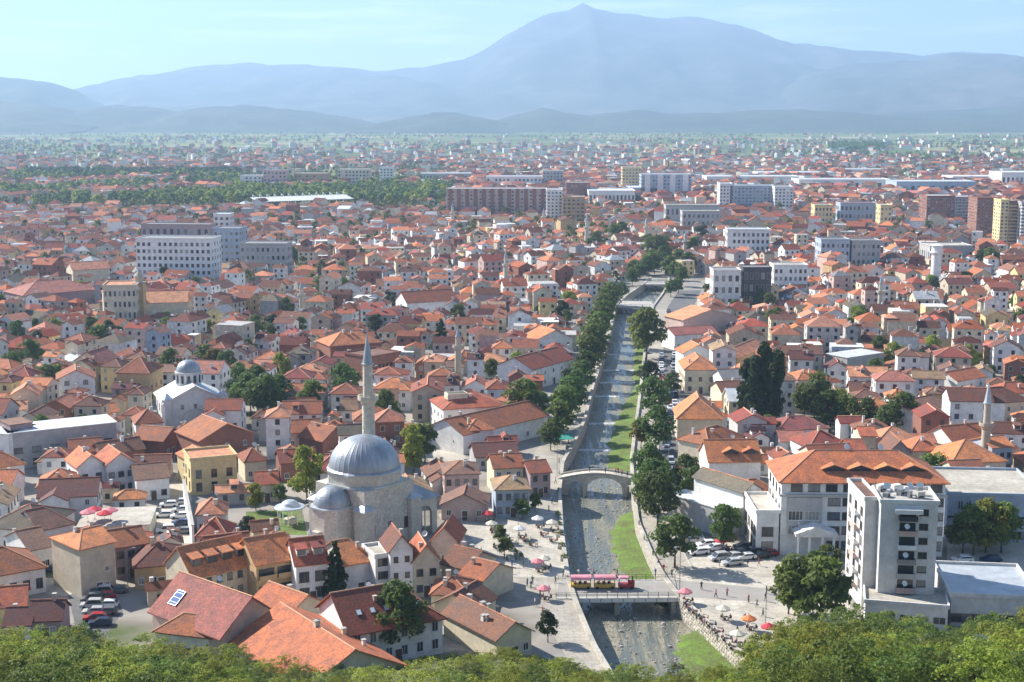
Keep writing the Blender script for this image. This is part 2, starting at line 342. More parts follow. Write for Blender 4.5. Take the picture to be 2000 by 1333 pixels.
# sheets: paving, roads, courts (pixel outlines on the ground)
def sheet(name, pts, z, m, world=False):
    ps = [G(p[0],p[1],0) for p in pts] if not world else [Vector((p[0],p[1],0)) for p in pts]
    bm = bmesh.new(); bm.faces.new([bm.verts.new((p.x,p.y,z)) for p in ps]); bmesh.ops.triangulate(bm, faces=bm.faces[:])
    for f in bm.faces:
        if f.normal.z < 0: f.normal_flip()
    me = bpy.data.meshes.new(name); bm.to_mesh(me); bm.free(); me.materials.append(m)
    return tag(put(name, me), kind='structure')
def strip(name, fx, d0, d1, y0, y1, z, m):
    mb = MB(); k = 60
    for i in range(k+1):
        y = y0+(y1-y0)*i/k; x = fx(y); mb.v += [(x+d0,y,z),(x+d1,y,z)]
        if i: j = len(mb.v)-4; mb.f.append((j,j+1,j+3,j+2)); mb.m.append(0)
    return tag(mb.build(name, m), kind='structure')
strip('promenade', LX, -9.5, -.6, 262, 640, .008, M['paving'])
strip('pavement', RX, .6, 7, 268, 650, .012, M['paving'])
strip('road', RX, 7, 19, 262, 720, .008, M['asphalt'])
# kerb between pavement and carriageway
mb = MB()
for i in range(60):
    ya_, yb_ = 272+(640-272)*i/60, 272+(640-272)*(i+1)/60; xa, xb = RX(ya_)+7, RX(yb_)+7
    mb.add([(xa,ya_,0),(xa+.25,ya_,0),(xa+.25,ya_,.13),(xa,ya_,.13),(xb,yb_,0),(xb+.25,yb_,0),(xb+.25,yb_,.13),(xb,yb_,.13)], [(3,2,6,7),(0,3,7,4),(1,5,6,2)])
tag(mb.build('kerb', M['concrete']), kind='structure')
mb = MB()
for i in range(44):
    y = 275+i*8; xa, xb = RX(y)+13, RX(y+3)+13
    mb.add([(xa,y,.014),(xa+.18,y,.014),(xb+.18,y+3,.014),(xb,y+3,.014)], [(0,1,2,3)])
tag(mb.build('road_markings', M['white_paint']), kind='structure')
sheet('plaza', [(1322,1168),(1300,1128),(1340,1095),(1420,1060),(1560,1075),(1660,1105),(1660,1190),(1560,1300),(1470,1310)], .016, M['paving_pale'])
sheet('square', [(870,1000),(905,985),(960,985),(1090,1000),(1094,1060),(1106,1128),(1000,1128),(950,1095),(920,1050)], .016, M['paving_pale'])
sheet('street', [(855,1005),(870,1000),(920,1050),(950,1095),(1000,1128),(1105,1133),(1128,1180),(1160,1262),(1190,1310),(1120,1310),(1060,1200),(985,1150),(930,1110),(890,1060)], .012, M['paving'])
sheet('street', [(1318,1133),(1500,1150),(1660,1150),(1660,1172),(1480,1176),(1324,1166)], .022, mat('asphalt_pale', (.34,.32,.29), .9, .12, .3, fine=.1))
sheet('car_park', [(130,1150),(170,1130),(215,1140),(240,1195),(205,1245),(150,1235)], .016, M['asphalt'])
sheet('courtyard', [(88,1130),(160,1130),(160,1152),(130,1165),(88,1160)], .018, M['paving_pale'])
sheet('street', [(300,1062),(312,985),(345,925),(372,925),(378,1062)], .014, M['paving_pale'])
sheet('lawn', [(480,1000),(590,995),(600,1045),(485,1045)], .02, M['lawn'])
sheet('yard', [(1850,1060),(2060,1060),(2080,1165),(1850,1165)], .016, M['paving_pale'])
sheet('yard', [(860,1195),(935,1195),(960,1265),(862,1275)], .016, M['paving'])
sheet('yard', [(830,845),(905,850),(910,900),(850,915),(820,880)], .012, M['paving_pale'])
sheet('yard', [(1322,860),(1385,860),(1400,935),(1418,1005),(1380,1005),(1360,930),(1330,900)], .012, M['paving_pale'])
sheet('field', [(300,372),(445,372),(445,386),(300,386)], .03, mat('pitch', (.20,.27,.06), .9, .2, .02))
sheet('field', [(470,412),(520,412),(512,424),(470,424)], .03, mat('pitch2', (.14,.28,.05), .9, .2, .02))

# the slope below the camera
def hz(x, y):
    e = 223 + 4*math.sin(x*.05+1) - 14*math.exp(-((x-24)/16)**2)
    k = .325 + .012*math.sin(x*.031)
    return (e-y)*k + .6*math.sin(x*.21+y*.13)*min(1,max(0,(e-y)/20))
mb = MB(); nx, ny = 70, 50
for j in range(ny+1):
    for i in range(nx+1):
        x = -150+300*i/nx; y = -20+260*j/ny
        if y < 26: y_, zc = 26, None
        z = hz(x,y) if y > 12 else min(hz(x,12), 78)
        mb.v.append((x,y,min(z, 79)))
for j in range(ny):
    for i in range(nx): mb.f.append((j*(nx+1)+i, j*(nx+1)+i+1, (j+1)*(nx+1)+i+1, (j+1)*(nx+1)+i)); mb.m.append(0)
tag(mb.build('hillside', mat('hillside', (.10,.12,.035), .95, .35, .3, col2=(.075,.07,.035), fine=.4), smooth=True), kind='structure')

# mountains and hills: ridge lines with spurs, foot on the plain
def fbm(x, y, o=5):
    v = 0; a = 1; s = 1
    for k in range(o):
        v += a*(math.sin(x*s*1.3+k*1.7+1.9*math.sin(y*s*.9+k))*math.cos(y*s*1.1+k*2.3+1.3*math.sin(x*s*.7+k*.5))); a *= .5; s *= 2.03
    return v
def range_(name, prof, D, depth, m, amp, label=None, nu=220, nv=30, wav=900.0, dvar=0.0):
    px = np.array([p[0] for p in prof], float); py = np.array([p[1] for p in prof], float)
    mb = MB()
    for i in range(nu+1):
        u = px[0]+(px[-1]-px[0])*i/nu; v = float(np.interp(u, px, py)) + 1.1*fbm(u*.05, 3.1, 4)
        a = (u-1000)/F; b_ = (666.5-v)/F; t = math.atan2(-SP+b_*CP, CP+b_*SP)
        Dr = D*(1+dvar*math.sin(u*.006))
        zr = HC + Dr*math.tan(t)
        for j in range(nv+1):
            s = j/nv; q = s/.72
            Y = Dr-depth*(1-q) if q <= 1 else Dr+depth*(q-1)*1.4
            e = (3*q*q-2*q**3)*.55+.45*q if q <= 1 else 1-((q-1)/.39)
            X = a/(CP+b_*SP)*Dr*(1+.12*(Y/Dr-1))
            damp = max(0, min(1, 4*q*(1-q))) if q <= 1 else 0.0
            z = zr*max(0,e) + amp*damp*(1.0-1.6*abs(fbm(X/wav+.3*math.sin(Y/1500), Y/wav*.45+D))) - (3 if j in (0, nv) else 0)
            mb.v.append((X, Y, max(z,-2.5) if j not in (0,nv) else -2.5))
    for i in range(nu):
        for j in range(nv): k = i*(nv+1)+j; mb.f.append((k, k+nv+1, k+nv+2, k+1)); mb.m.append(0)
    return tag(mb.build(name, m, smooth=True), label, kind='structure')
mm = mat('mountain', (.095,.09,.075), .95, .35, .0016, col2=(.025,.035,.02), fine=.35, fscale=.008)
mh = mat('hill', (.05,.06,.03), .95, .4, .003, col2=(.018,.03,.016), fine=.3, fscale=.02)
range_('mountain', [(-400,240),(-150,232),(60,222),(150,203),(185,188),(220,176),(300,152),(380,131),(430,126),(490,122),(530,128),(600,128),(680,133),(745,139),(830,131),(880,122),(905,117),(940,101),(980,75),(1030,46),(1060,31),(1108,21),(1138,4),(1163,17),(1200,24),(1240,25),(1265,33),(1300,35),(1345,30),(1390,38),(1430,48),(1480,68),(1535,86),(1575,83),(1640,95),(1720,102),(1790,110),(1850,103),(1930,105),(2000,114),(2200,140),(2500,180)], 14500, 5200, mm, 75, nu=300, nv=40, wav=900)
range_('mountain', [(1350,235),(1480,190),(1560,150),(1640,128),(1700,122),(1790,116),(1850,104),(1935,106),(2000,116),(2150,120),(2300,150),(2500,190)], 11500, 3500, mm, 60, nu=140, wav=700)
range_('hill', [(-500,120),(-300,128),(-100,142),(0,150),(60,155),(110,162),(150,176),(185,197),(215,212),(260,232),(300,246)], 9800, 2600, mh, 40, nu=90, wav=500)
range_('hill', [(-500,190),(-200,195),(0,196),(60,203),(130,212),(200,232),(250,250)], 7600, 1600, mh, 20, nu=80, wav=400)
range_('hill', [(80,252),(130,228),(190,208),(230,205),(285,208),(330,214),(355,218),(400,209),(440,206),(480,205),(560,213),(640,222),(700,233),(760,245),(800,252)], 8000, 1300, mh, 16, nu=120, wav=350)
range_('hill', [(690,252),(740,240),(800,228),(845,219),(880,219),(920,225),(970,236),(1020,250)], 7300, 900, mh, 10, nu=80, wav=260)
range_('hill', [(900,254),(960,238),(1010,222),(1060,209),(1100,220),(1150,226),(1240,214),(1310,222),(1400,221),(1480,214),(1560,213),(1640,218),(1720,224),(1800,230),(1900,238),(2000,246),(2150,250)], 7900, 1200, mh, 12, nu=150, wav=320)
range_('hill', [(1480,258),(1580,236),(1680,224),(1780,218),(1860,214),(1960,208),(2060,200),(2300,205),(2500,215)], 8600, 1500, mh, 15, nu=120, wav=340)

# the air: one closed box of thin haze around everything
hm = bpy.data.materials.new('haze'); hm.use_nodes = True; n = hm.node_tree.nodes; l = hm.node_tree.links
n.remove(n['Principled BSDF']); pv = n.new('ShaderNodeVolumePrincipled'); pv.inputs['Color'].default_value = (.49,.71,1.0,1)
pv.inputs['Density'].default_value = HAZE_DENSITY; pv.inputs['Anisotropy'].default_value = .25
l.new(pv.outputs[0], n['Material Output'].inputs['Volume'])
mb = MB(); mb.box(-15200,15200,-200,20800,-5.2,1330); tag(mb.build('haze', hm), 'pale blue haze over the plain', kind='stuff')
# ------------------------------------------------------------------ builders: trees, houses, cars, people, furniture
def leaf_mesh(name, centers, radii, per, size, m, up=.35, seed=0, flat=1.0):
    rs = np.random.RandomState(seed); V = []; 
    for (c, r) in zip(centers, radii):
        d = rs.normal(size=(per,3)); d /= np.linalg.norm(d,axis=1)[:,None]; d[:,2] = np.where(d[:,2] < -.5, -d[:,2]*.6, d[:,2])
        rad = np.array(r)[None,:]*(rs.uniform(.55,1.0,size=(per,1))**.6)
        p = np.array(c)[None,:] + d*rad
        nrm = d + rs.normal(size=(per,3))*.55 + np.array([0,0,up]); nrm /= np.linalg.norm(nrm,axis=1)[:,None]
        t = np.cross(nrm, rs.normal(size=(per,3))); t /= np.linalg.norm(t,axis=1)[:,None]; b_ = np.cross(nrm,t)
        s = size*rs.uniform(.6,1.35,size=(per,1))
        q = np.stack([p-t*s, p-b_*s*.62, p+t*s, p+b_*s*.62], axis=1); V.append(q.reshape(-1,3))
    V = np.concatenate(V); k = len(V)//4
    me = bpy.data.meshes.new(name); me.vertices.add(len(V)); me.vertices.foreach_set('co', V.ravel())
    me.loops.add(4*k); me.loops.foreach_set('vertex_index', np.arange(4*k)); me.polygons.add(k)
    me.polygons.foreach_set('loop_start', np.arange(0,4*k,4)); me.polygons.foreach_set('loop_total', np.full(k,4))
    me.materials.append(m); me.update(); me.validate(); return me
def crown_round(seed, m, nclump=26, per=90, size=.055, w=.40, z0=.22, shape='round'):
    """unit-height crown (tree height 1)"""
    q = random.Random(seed); cs = []; rs = []
    for i in range(nclump):
        a = q.uniform(0,6.283); t = (i+.5)/nclump
        z = z0+(1-z0)*(.06+.80*t)
        if shape == 'round': prof = math.sin(math.pi*min(1,(.16+.80*t)))**.7
        elif shape == 'tall': prof = (.55+.45*math.sin(math.pi*(t*.9+.05)))*(1-.35*t)
        elif shape == 'cone': prof = (1-t)*.95+.07
        else: prof = math.sin(math.pi*(.2+.7*t))**.5
        rr = w*prof*q.uniform(.25,.85)
        k = .125*q.uniform(.75,1.25)*(w/.40)**.7
        if shape == 'ragged': k = .085*q.uniform(.5,1.5); rr = w*prof*q.uniform(.2,1.0)**.7; z += q.uniform(-.08,.10)
        if shape == 'cone': rr = w*prof*q.uniform(.45,.9); k = .10*(1.1-t)
        cs.append((rr*math.cos(a), rr*math.sin(a), z)); rs.append((k*1.15,k*1.15,k*.85))
    return leaf_mesh('crown', cs, rs, per, size, m, seed=seed)
def trunk_mesh(seed, th=.30, r=.022, limbs=4):
    q = random.Random(seed); mb = MB(); p = Vector((0,0,-.02)); x = y = 0
    for k in range(3):
        x += q.uniform(-.012,.012); y += q.uniform(-.012,.012); nxt = Vector((x,y,th*(k+1)/3)); mb.bar(p, nxt, r*(1-.2*k), 7, r*(1-.2*(k+1))); p = nxt
    for i in range(limbs):
        a = i*6.283/limbs+q.uniform(-.4,.4); s = Vector((x,y,th*q.uniform(.75,1))); e = Vector((x+.2*math.cos(a), y+.2*math.sin(a), th+q.uniform(.15,.35)))
        mb.bar(s, e, r*.5, 5, r*.15)
    mb.bar(p, (x,y,th+.4), r*.45, 5, r*.1)
    return mb.mesh('trunk', M['trunk'])
TREES = {}
def reg(kind, meshes, trunks, noun): TREES[kind] = (meshes, trunks, noun)
tr0 = [trunk_mesh(1), trunk_mesh(2), trunk_mesh(3)]
reg('dark', [crown_round(s, M['leaf_dark'], 30, 85, .034) for s in (1,2,3)], tr0, 'dark green broadleaf tree')
reg('mid', [crown_round(s, M['leaf_mid'], 28, 85, .036) for s in (4,5,6)], tr0, 'mid green broadleaf tree')
reg('olive', [crown_round(s, M['leaf_olive'], 30, 90, .036, w=.44, z0=.12) for s in (7,8,9)], tr0, 'olive green broadleaf tree')
reg('yellow', [crown_round(s, M['leaf_yellow'], 26, 80, .038) for s in (10,11)], tr0, 'yellowing broadleaf tree')
reg('tall', [crown_round(s, M['leaf_dark'], 40, 80, .028, w=.26, z0=.12, shape='tall') for s in (12,13)], [trunk_mesh(5,.2,.016)], 'tall dark columnar tree')
reg('poplar', [crown_round(s, M['leaf_conifer'], 44, 80, .022, w=.15, z0=.06, shape='tall') for s in (14,15)], [trunk_mesh(6,.15,.012)], 'slender dark poplar')
reg('spruce', [crown_round(s, M['leaf_conifer'], 46, 80, .030, w=.30, z0=.04, shape='cone') for s in (16,17)], [trunk_mesh(7,.3,.016,0)], 'dark pointed conifer')
reg('grey', [crown_round(s, M['leaf_grey'], 28, 80, .036) for s in (18,19)], tr0, 'grey-green broadleaf tree')
reg('hill', [crown_round(s, M['leaf_olive'], 95, 95, .0150, w=.60, z0=.02, shape='ragged') for s in (20,21,22,23,24)], [trunk_mesh(8,.22,.016), trunk_mesh(9,.22,.016)], 'olive green tree')
reg('hilldark', [crown_round(s, M['leaf_mid'], 95, 95, .0150, w=.58, z0=.04, shape='ragged') for s in (25,26,27)], [trunk_mesh(10,.22,.016)], 'deep green tree')
TCNT = [0]
def tree_at(p, h, kind, wide=1.0, look=None, group=None, label=None):
    ms, ts, noun = TREES[kind]; k = TCNT[0]; TCNT[0] += 1
    name = {'spruce':'conifer_tree','poplar':'poplar_tree','tall':'columnar_tree'}.get(kind, 'broadleaf_tree')
    o = empty(name, p, rnd.uniform(0,6.28)); o.scale = (h*wide, h*wide*rnd.uniform(.9,1.1), h)
    put('trunk', ts[k % len(ts)], o); put('crown', ms[k % len(ms)], o)
    o['category'] = 'tree'
    if group: o['group'] = group
    if label: o['label'] = label
    else: AUTO.append((o, look or (('large ' if h>13 else 'small ' if h<7 else '')+noun), 'tree'))
    OCC_disc(p.x, p.y, h*wide*.22)
    return o
def T(px, py, h, kind, wide=1.0, **k): return tree_at(G(px,py,0), h, kind, wide, **k)

# occupancy raster of the town, 1 m cells
OX, OY, ONX, ONY = -720, 190, 1440, 1420
OCC = np.zeros((ONX, ONY), bool)
def OCC_disc(x, y, r):
    i0,i1 = int(x-r-OX), int(x+r-OX)+1; j0,j1 = int(y-r-OY), int(y+r-OY)+1
    if i1<=0 or j1<=0 or i0>=ONX or j0>=ONY: return
    OCC[max(0,i0):i1, max(0,j0):j1] = True
def rect_cells(x, y, w, d, rz, grow=0.0):
    hw, hd = w/2+grow, d/2+grow; nx_, ny_ = max(2,int(hw*2.4)), max(2,int(hd*2.4))
    u, v = np.meshgrid(np.linspace(-hw,hw,nx_), np.linspace(-hd,hd,ny_)); c, s = math.cos(rz), math.sin(rz)
    X = (x+u*c-v*s-OX).astype(int).ravel(); Y = (y+u*s+v*c-OY).astype(int).ravel()
    k = (X>=0)&(X<ONX)&(Y>=0)&(Y<ONY); return X[k], Y[k]
def OCC_rect(x, y, w, d, rz, grow=.3):
    X, Y = rect_cells(x,y,w,d,rz,grow); OCC[X,Y] = True
def OCC_poly_px(pts):
    ps = np.array([G(p[0],p[1])[:2] for p in pts])
    x0,y0 = ps.min(0); x1,y1 = ps.max(0)
    for i in range(max(0,int(x0-OX)), min(ONX,int(x1-OX)+1)):
        xs = i+OX+.5; ys = np.arange(max(0,int(y0-OY)), min(ONY,int(y1-OY)+1))+OY+.5
        ins = np.zeros(len(ys), bool)
        for k in range(len(ps)):
            a, b_ = ps[k], ps[(k+1)%len(ps)]
            if (a[0] > xs) != (b_[0] > xs): ins ^= ys < a[1]+(xs-a[0])/(b_[0]-a[0])*(b_[1]-a[1])
        OCC[i, (ys[ins]-OY).astype(int)] = True

# windows -----------------------------------------------------------
WIN = {}
def win_mesh(w, h, fr='frame_white', split=1, name='window', pane='pane'):
    key = (round(w,2), round(h,2), fr, split, pane)
    if key not in WIN:
        mb = MB(); t = .09
        mb.box(-w/2+t, w/2-t, -.02, .0, t, h-t, 1)
        mb.box(-w/2, w/2, -.06, 0, 0, t); mb.box(-w/2, w/2, -.06, 0, h-t, h); mb.box(-w/2, -w/2+t, -.06, 0, t, h-t); mb.box(w/2-t, w/2, -.06, 0, t, h-t)
        for k in range(split): x = -w/2+w*(k+1)/(split+1); mb.box(x-.035, x+.035, -.05, 0, t, h-t)
        mb.box(-w/2-.08, w/2+.08, -.14, 0, -.07, 0)
        WIN[key] = mb.mesh(name, [M[fr], M[pane]])
    return WIN[key]
def face_tf(face, W, D):
    # returns (origin x,y at the face's centre, rotation, length)
    return {'f': (0,-D/2,0,W), 'b': (0,D/2,math.pi,W), 'l': (-W/2,0,-math.pi/2,D), 'r': (W/2,0,math.pi/2,D)}[face]
def add_windows(root, W, D, face, rows, cols, w=1.1, h=1.4, z0=1.0, dz=2.9, fr='frame_white', split=1, joined=False, x0=None, x1=None, name='window', skip=()):
    ox, oy, rz, L = face_tf(face, W, D); c, s = math.cos(rz), math.sin(rz)
    xa = -L/2 if x0 is None else x0; xb = L/2 if x1 is None else x1
    if joined:
        mb = MB()
        for r_ in range(rows):
            for k in range(cols):
                u = xa+(xb-xa)*(k+.5)/cols; z = z0+dz*r_
                if rows*cols > 8 and rnd.random() < .05: continue
                for (m_, a, t) in ((0, .08, .05), (rnd.choice((1,1,1,2,3)), 0, .08)):
                    P = [(u-w/2-a, z-a),(u+w/2+a, z-a),(u+w/2+a, z+h+a),(u-w/2-a, z+h+a)]
                    q = [(ox+p[0]*c+t*s, oy+p[0]*s-t*c, p[1]) for p in P]
                    mb.add(q, [(0,1,2,3)], m_)
        o = mb.build('window_panes', [M[fr], M['pane'], M['pane_blue'], M['pane_curtain']], root); o['kind'] = 'stuff'; return
    me = win_mesh(w,h,fr,split)
    for r_ in range(rows):
        for k in range(cols):
            if (r_,k) in skip: continue
            u = xa+(xb-xa)*(k+.5)/cols; me = win_mesh(w,h,fr,split,pane=rnd.choice(['pane','pane','pane','pane_blue','pane_curtain']))
            put(name, me, root, (ox+u*c, oy+u*s, z0+dz*r_), rz)
DOOR = None
def add_door(root, W, D, face='f', u=0, w=1.2, h=2.2, m='wood'):
    ox, oy, rz, L = face_tf(face, W, D); mb = MB(); mb.box(-w/2,w/2,-.07,0,0,h); mb.box(-w/2-.1,-w/2,-.1,0,0,h+.1,1); mb.box(w/2,w/2+.1,-.1,0,0,h+.1,1); mb.box(-w/2,w/2,-.1,0,h,h+.1,1)
    put('door', mb.mesh('door', [M[m], M['frame_white']]), root, (ox+u*math.cos(rz), oy+u*math.sin(rz), 0), rz)

# roofs -------------------------------------------------------------
def roof_pts(W, D, h, rh, axis='x', hl=False, hr=False, over=.5, hipk=.5):
    """eave corners E0..E3 (counter-clockwise), ridge ends R0 (low end), R1; hl/hr hip the two ends"""
    if axis == 'y':
        E, Rr = roof_pts(D, W, h, rh, 'x', hl, hr, over, hipk)
        f = lambda p: (p[1]*1.0, -p[0], p[2])      # rotate -90: local x -> -y
        return [f(p) for p in E], [f(p) for p in Rr]
    sl = rh/(D/2); ze = h+.22-over*sl; hx, hy = W/2+over*.8, D/2+over
    E = [(-hx,-hy,ze),(hx,-hy,ze),(hx,hy,ze),(-hx,hy,ze)]
    inset = min(W/2, D/2*hipk*2)
    Rr = [(-W/2+inset if hl else -hx, 0, h+.22+rh), (W/2-inset if hr else hx, 0, h+.22+rh)]
    return E, Rr
def roof_mesh(mb, W, D, h, rh, axis='x', hl=False, hr=False, over=.5, t=.2, m=0, hipk=.5):
    E, Rr = roof_pts(W, D, h, rh, axis, hl, hr, over, hipk); P = E+Rr; B = [(p[0],p[1],p[2]-t) for p in P]
    top = [(0,1,5,4),(2,3,4,5),(1,2,5),(3,0,4)]
    fs = [top[0], top[1]]
    if hr: fs.append(top[2])
    if hl: fs.append(top[3])
    fs += [tuple(i+6 for i in reversed(f)) for f in fs]
    per = [0,1] + ([] if hr else [5]) + [2,3] + ([] if hl else [4])
    for i in range(len(per)): a, b_ = per[i], per[(i+1)%len(per)]; fs.append((a, a+6, b_+6, b_))
    mb.add(P+B, fs, m); return E, Rr
def wall_mesh(mb, W, D, h, rh, axis='x', hl=False, hr=False, m=0, z0=0.0):
    mb.box(-W/2,W/2,-D/2,D/2,z0,h,m)
    if rh <= 0: return
    e = .005
    if axis == 'x':
        if not hl: mb.add([(-W/2+e,-D/2,h),(-W/2+e,D/2,h),(-W/2+e,0,h+rh),(-W/2+.3,-D/2,h),(-W/2+.3,D/2,h),(-W/2+.3,0,h+rh)], [(2,1,0),(3,4,5),(0,3,5,2),(1,2,5,4)], m)
        if not hr: mb.add([(W/2-e,-D/2,h),(W/2-e,D/2,h),(W/2-e,0,h+rh),(W/2-.3,-D/2,h),(W/2-.3,D/2,h),(W/2-.3,0,h+rh)], [(0,1,2),(5,4,3),(2,5,3,0),(4,5,2,1)], m)
    else:
        # R0 end is at +y (rotated), R1 end at -y
        if not hl: mb.add([(-W/2,D/2-e,h),(W/2,D/2-e,h),(0,D/2-e,h+rh),(-W/2,D/2-.3,h),(W/2,D/2-.3,h),(0,D/2-.3,h+rh)], [(2,1,0),(3,4,5),(0,3,5,2),(1,2,5,4)], m)
        if not hr: mb.add([(-W/2,-D/2+e,h),(W/2,-D/2+e,h),(0,-D/2+e,h+rh),(-W/2,-D/2+.3,h),(W/2,-D/2+.3,h),(0,-D/2+.3,h+rh)], [(0,1,2),(5,4,3),(2,5,3,0),(4,5,2,1)], m)
def ridge_mesh(E, Rr, hl, hr, w=.16):
    mb = MB(); mb.bar(Rr[0], Rr[1], w, 5)
    if hl: mb.bar(E[0], Rr[0], w*.8, 4); mb.bar(E[3], Rr[0], w*.8, 4)
    if hr: mb.bar(E[1], Rr[1], w*.8, 4); mb.bar(E[2], Rr[1], w*.8, 4)
    return mb
def chimney(root, x, y, z, h=1.3, w=.6, m='wall_white'):
    mb = MB(); mb.box(-w/2,w/2,-w/2,w/2,-1.2,h); mb.box(-w/2-.08,w/2+.08,-w/2-.08,w/2+.08,h,h+.14,1)
    return put('chimney', mb.mesh('chimney', [M[m], M['concrete']]), root, (x,y,z))
def roof_z(x, y, W, D, h, rh, axis):
    return h+.22+rh*(1-abs(y)/(D/2)) if axis == 'x' else h+.22+rh*(1-abs(x)/(W/2))
def dormer(roof, W, D, h, rh, u, w=2.2, dh=1.3, y=None, gable=True, rc='orange', wm='wall_white'):
    """dormer on the front slope of an x-ridge roof"""
    y = -D/2*.72 if y is None else y; zb = roof_z(0,y,W,D,h,rh,'x'); sl = rh/(D/2); top = zb+dh+(.8 if gable else .1); dep = (top-zb)/sl+.2
    mb = MB(); mb.box(-w/2,w/2,0,dep,-.9,dh)
    if gable: mb.add([(-w/2,.01,dh),(w/2,.01,dh),(0,.01,dh+.8),(-w/2,.3,dh),(w/2,.3,dh),(0,.3,dh+.8)],[(0,1,2),(5,4,3),(2,5,3,0),(4,5,2,1)])
    d = put('dormer', mb.mesh('dormer', M[wm]), roof, (u,y,zb))
    mb = MB()
    if gable: roof_mesh(mb, dep+.3, w, dh, .8, 'x', over=.3, t=.14); me = mb.mesh('dormer_roof', M['roof_'+rc]); put('dormer_roof', me, d, (0,dep/2,0), math.pi/2)
    else:
        mb.add([(-w/2-.2,-.4,dh+.02),(w/2+.2,-.4,dh+.02),(w/2+.2,dep,dh+.55),(-w/2-.2,dep,dh+.55),(-w/2-.2,-.4,dh+.2),(w/2+.2,-.4,dh+.2),(w/2+.2,dep,dh+.73),(-w/2-.2,dep,dh+.73)],
               [(3,2,1,0),(4,5,6,7),(0,1,5,4),(1,2,6,5),(2,3,7,6),(3,0,4,7)]); put('dormer_roof', mb.mesh('dormer_roof', M['roof_'+rc]), d)
    mb = MB(); mb.box(-w/2+.2,w/2-.2,-.04,0,.1,dh-.05); put('pane', mb.mesh('pane', M['pane']), d)
    return d

def house_core(o, W, D, h, rh, axis, hl, hr, wall, roofc, ridge=True, over=.5, parapet=False, hipk=.5):
    mb = MB(); wall_mesh(mb, W, D, h, 0 if parapet else rh, axis, hl, hr); mb.build('wall', M['wall_'+wall] if 'wall_'+wall in M else M[wall], o)
    if parapet or rh <= 0:
        mb = MB(); mb.box(-W/2-.2,W/2+.2,-D/2-.2,D/2+.2,h,h+.22); r_ = mb.build('roof', M['roof_'+roofc] if 'roof_'+roofc in M else M[roofc], o)
        if parapet:
            pb = MB(); t = .3; a, b_ = W/2+.25, D/2+.25
            pb.box(-a,a,-b_,-b_+t,h+.02,h+.75); pb.box(-a,a,b_-t,b_,h+.02,h+.75); pb.box(-a,-a+t,-b_+t,b_-t,h+.02,h+.75); pb.box(a-t,a,-b_+t,b_-t,h+.02,h+.75)
            pb.build('parapet', M['wall_'+wall] if 'wall_'+wall in M else M[wall], r_)
        return r_, None, None
    mb = MB(); E, Rr = roof_mesh(mb, W, D, h, rh, axis, hl, hr, over, hipk=hipk); r_ = mb.build('roof', M['roof_'+roofc], o)
    if ridge: ridge_mesh(E, Rr, hl, hr).build('ridge_tiles', M['ridge'] if roofc not in ('brown','maroon','dull','olive','grey') else M['roof_salmon'], r_)
    return r_, E, Rr
LOOKR = {'orange':'bright orange tiled','rust':'rust-red tiled','red':'red tiled','brown':'brown tiled','maroon':'dark maroon tiled','pink':'pinkish tiled','tan':'straw-coloured','grey':'grey','dull':'dull brown','olive':'grey-brown','pale':'pale metal','salmon':'salmon tiled'}
def H(A, B, h, dep, rh=2.4, axis='x', hl=False, hr=False, wall='white', roof='rust', win=(2,3), side=None, label=None, cat='house', name='house', group=None,
      chim=1, anch=None, ww=1.1, wh=1.4, fr='frame_white', door=True, over=.5, parapet=False, dorm=None, hipk=.5, z0=1.0, left=None, skip=()):
    """front eave line from pixel A to pixel B at height h; the house goes dep metres away from it"""
    a, b_ = G(*A, h), G(*B, h); W = (b_-a).length; rz = math.atan2(b_.y-a.y, b_.x-a.x); nrm = Vector((-math.sin(rz), math.cos(rz), 0))
    c = (a+b_)/2 + nrm*dep/2; o = empty(name, (c.x,c.y,0), rz)
    r_, E, Rr = house_core(o, W, dep, h, rh, axis, hl, hr, wall, roof, over=over, parapet=parapet, hipk=hipk)
    OCC_rect(c.x, c.y, W, dep, rz, .4)
    if win:
        dz = min(3.1, (h-.2)/win[0]); add_windows(o, W, dep, 'f', win[0], win[1], ww, min(wh,dz-1.1), z0 if z0<dz-.9 else .8, dz, fr, skip=skip)
    if side: dz = min(3.1,(h-.2)/side[0]); add_windows(o, W, dep, 'r', side[0], side[1], ww, min(wh,dz-1.1), .9, dz, fr)
    if left: dz = min(3.1,(h-.2)/left[0]); add_windows(o, W, dep, 'l', left[0], left[1], ww, min(wh,dz-1.1), .9, dz, fr)
    if door: add_door(o, W, dep, 'f', W*.02)
    if rh > 0 and not parapet:
        q = random.Random(int(A[0]*7+A[1]))
        for k in range(chim):
            x, y = q.uniform(-W*.35,W*.35), q.uniform(-dep*.3,dep*.3); chimney(r_, x, y, roof_z(x,y,W,dep,h,rh,axis), q.uniform(.6,1.1), q.uniform(.5,.8), q.choice(['wall_white','wall_cream','wall_pinkish']))
    for u in (dorm or []): dormer(r_, W, dep, h, rh, u*W/2, rc=roof)
    o['category'] = cat
    if group: o['group'] = group
    if label: o['label'] = label
    else: AUTO.append((o, '%s %s with %s %s roof' % (LOOKW.get(wall,wall), 'house' if cat=='house' else 'building', LOOKR[roof] if roof in LOOKR else roof, 'flat' if rh<=0 or parapet else 'hipped' if hl and hr else 'gabled'), 'house' if cat=='house' else 'building'))
    if anch: anchor(anch, o)
    o['W'] = W; o['D'] = dep; o['rf'] = r_.name
    return o, r_
LOOKW = {'white':'white','cream':'cream','beige':'beige','grey':'grey','pinkish':'pinkish','yellow':'yellow','brick':'brick','stone':'stone','blue':'blue-grey','ochre':'ochre','concrete':'concrete','mauve':'mauve','dark':'dark'}

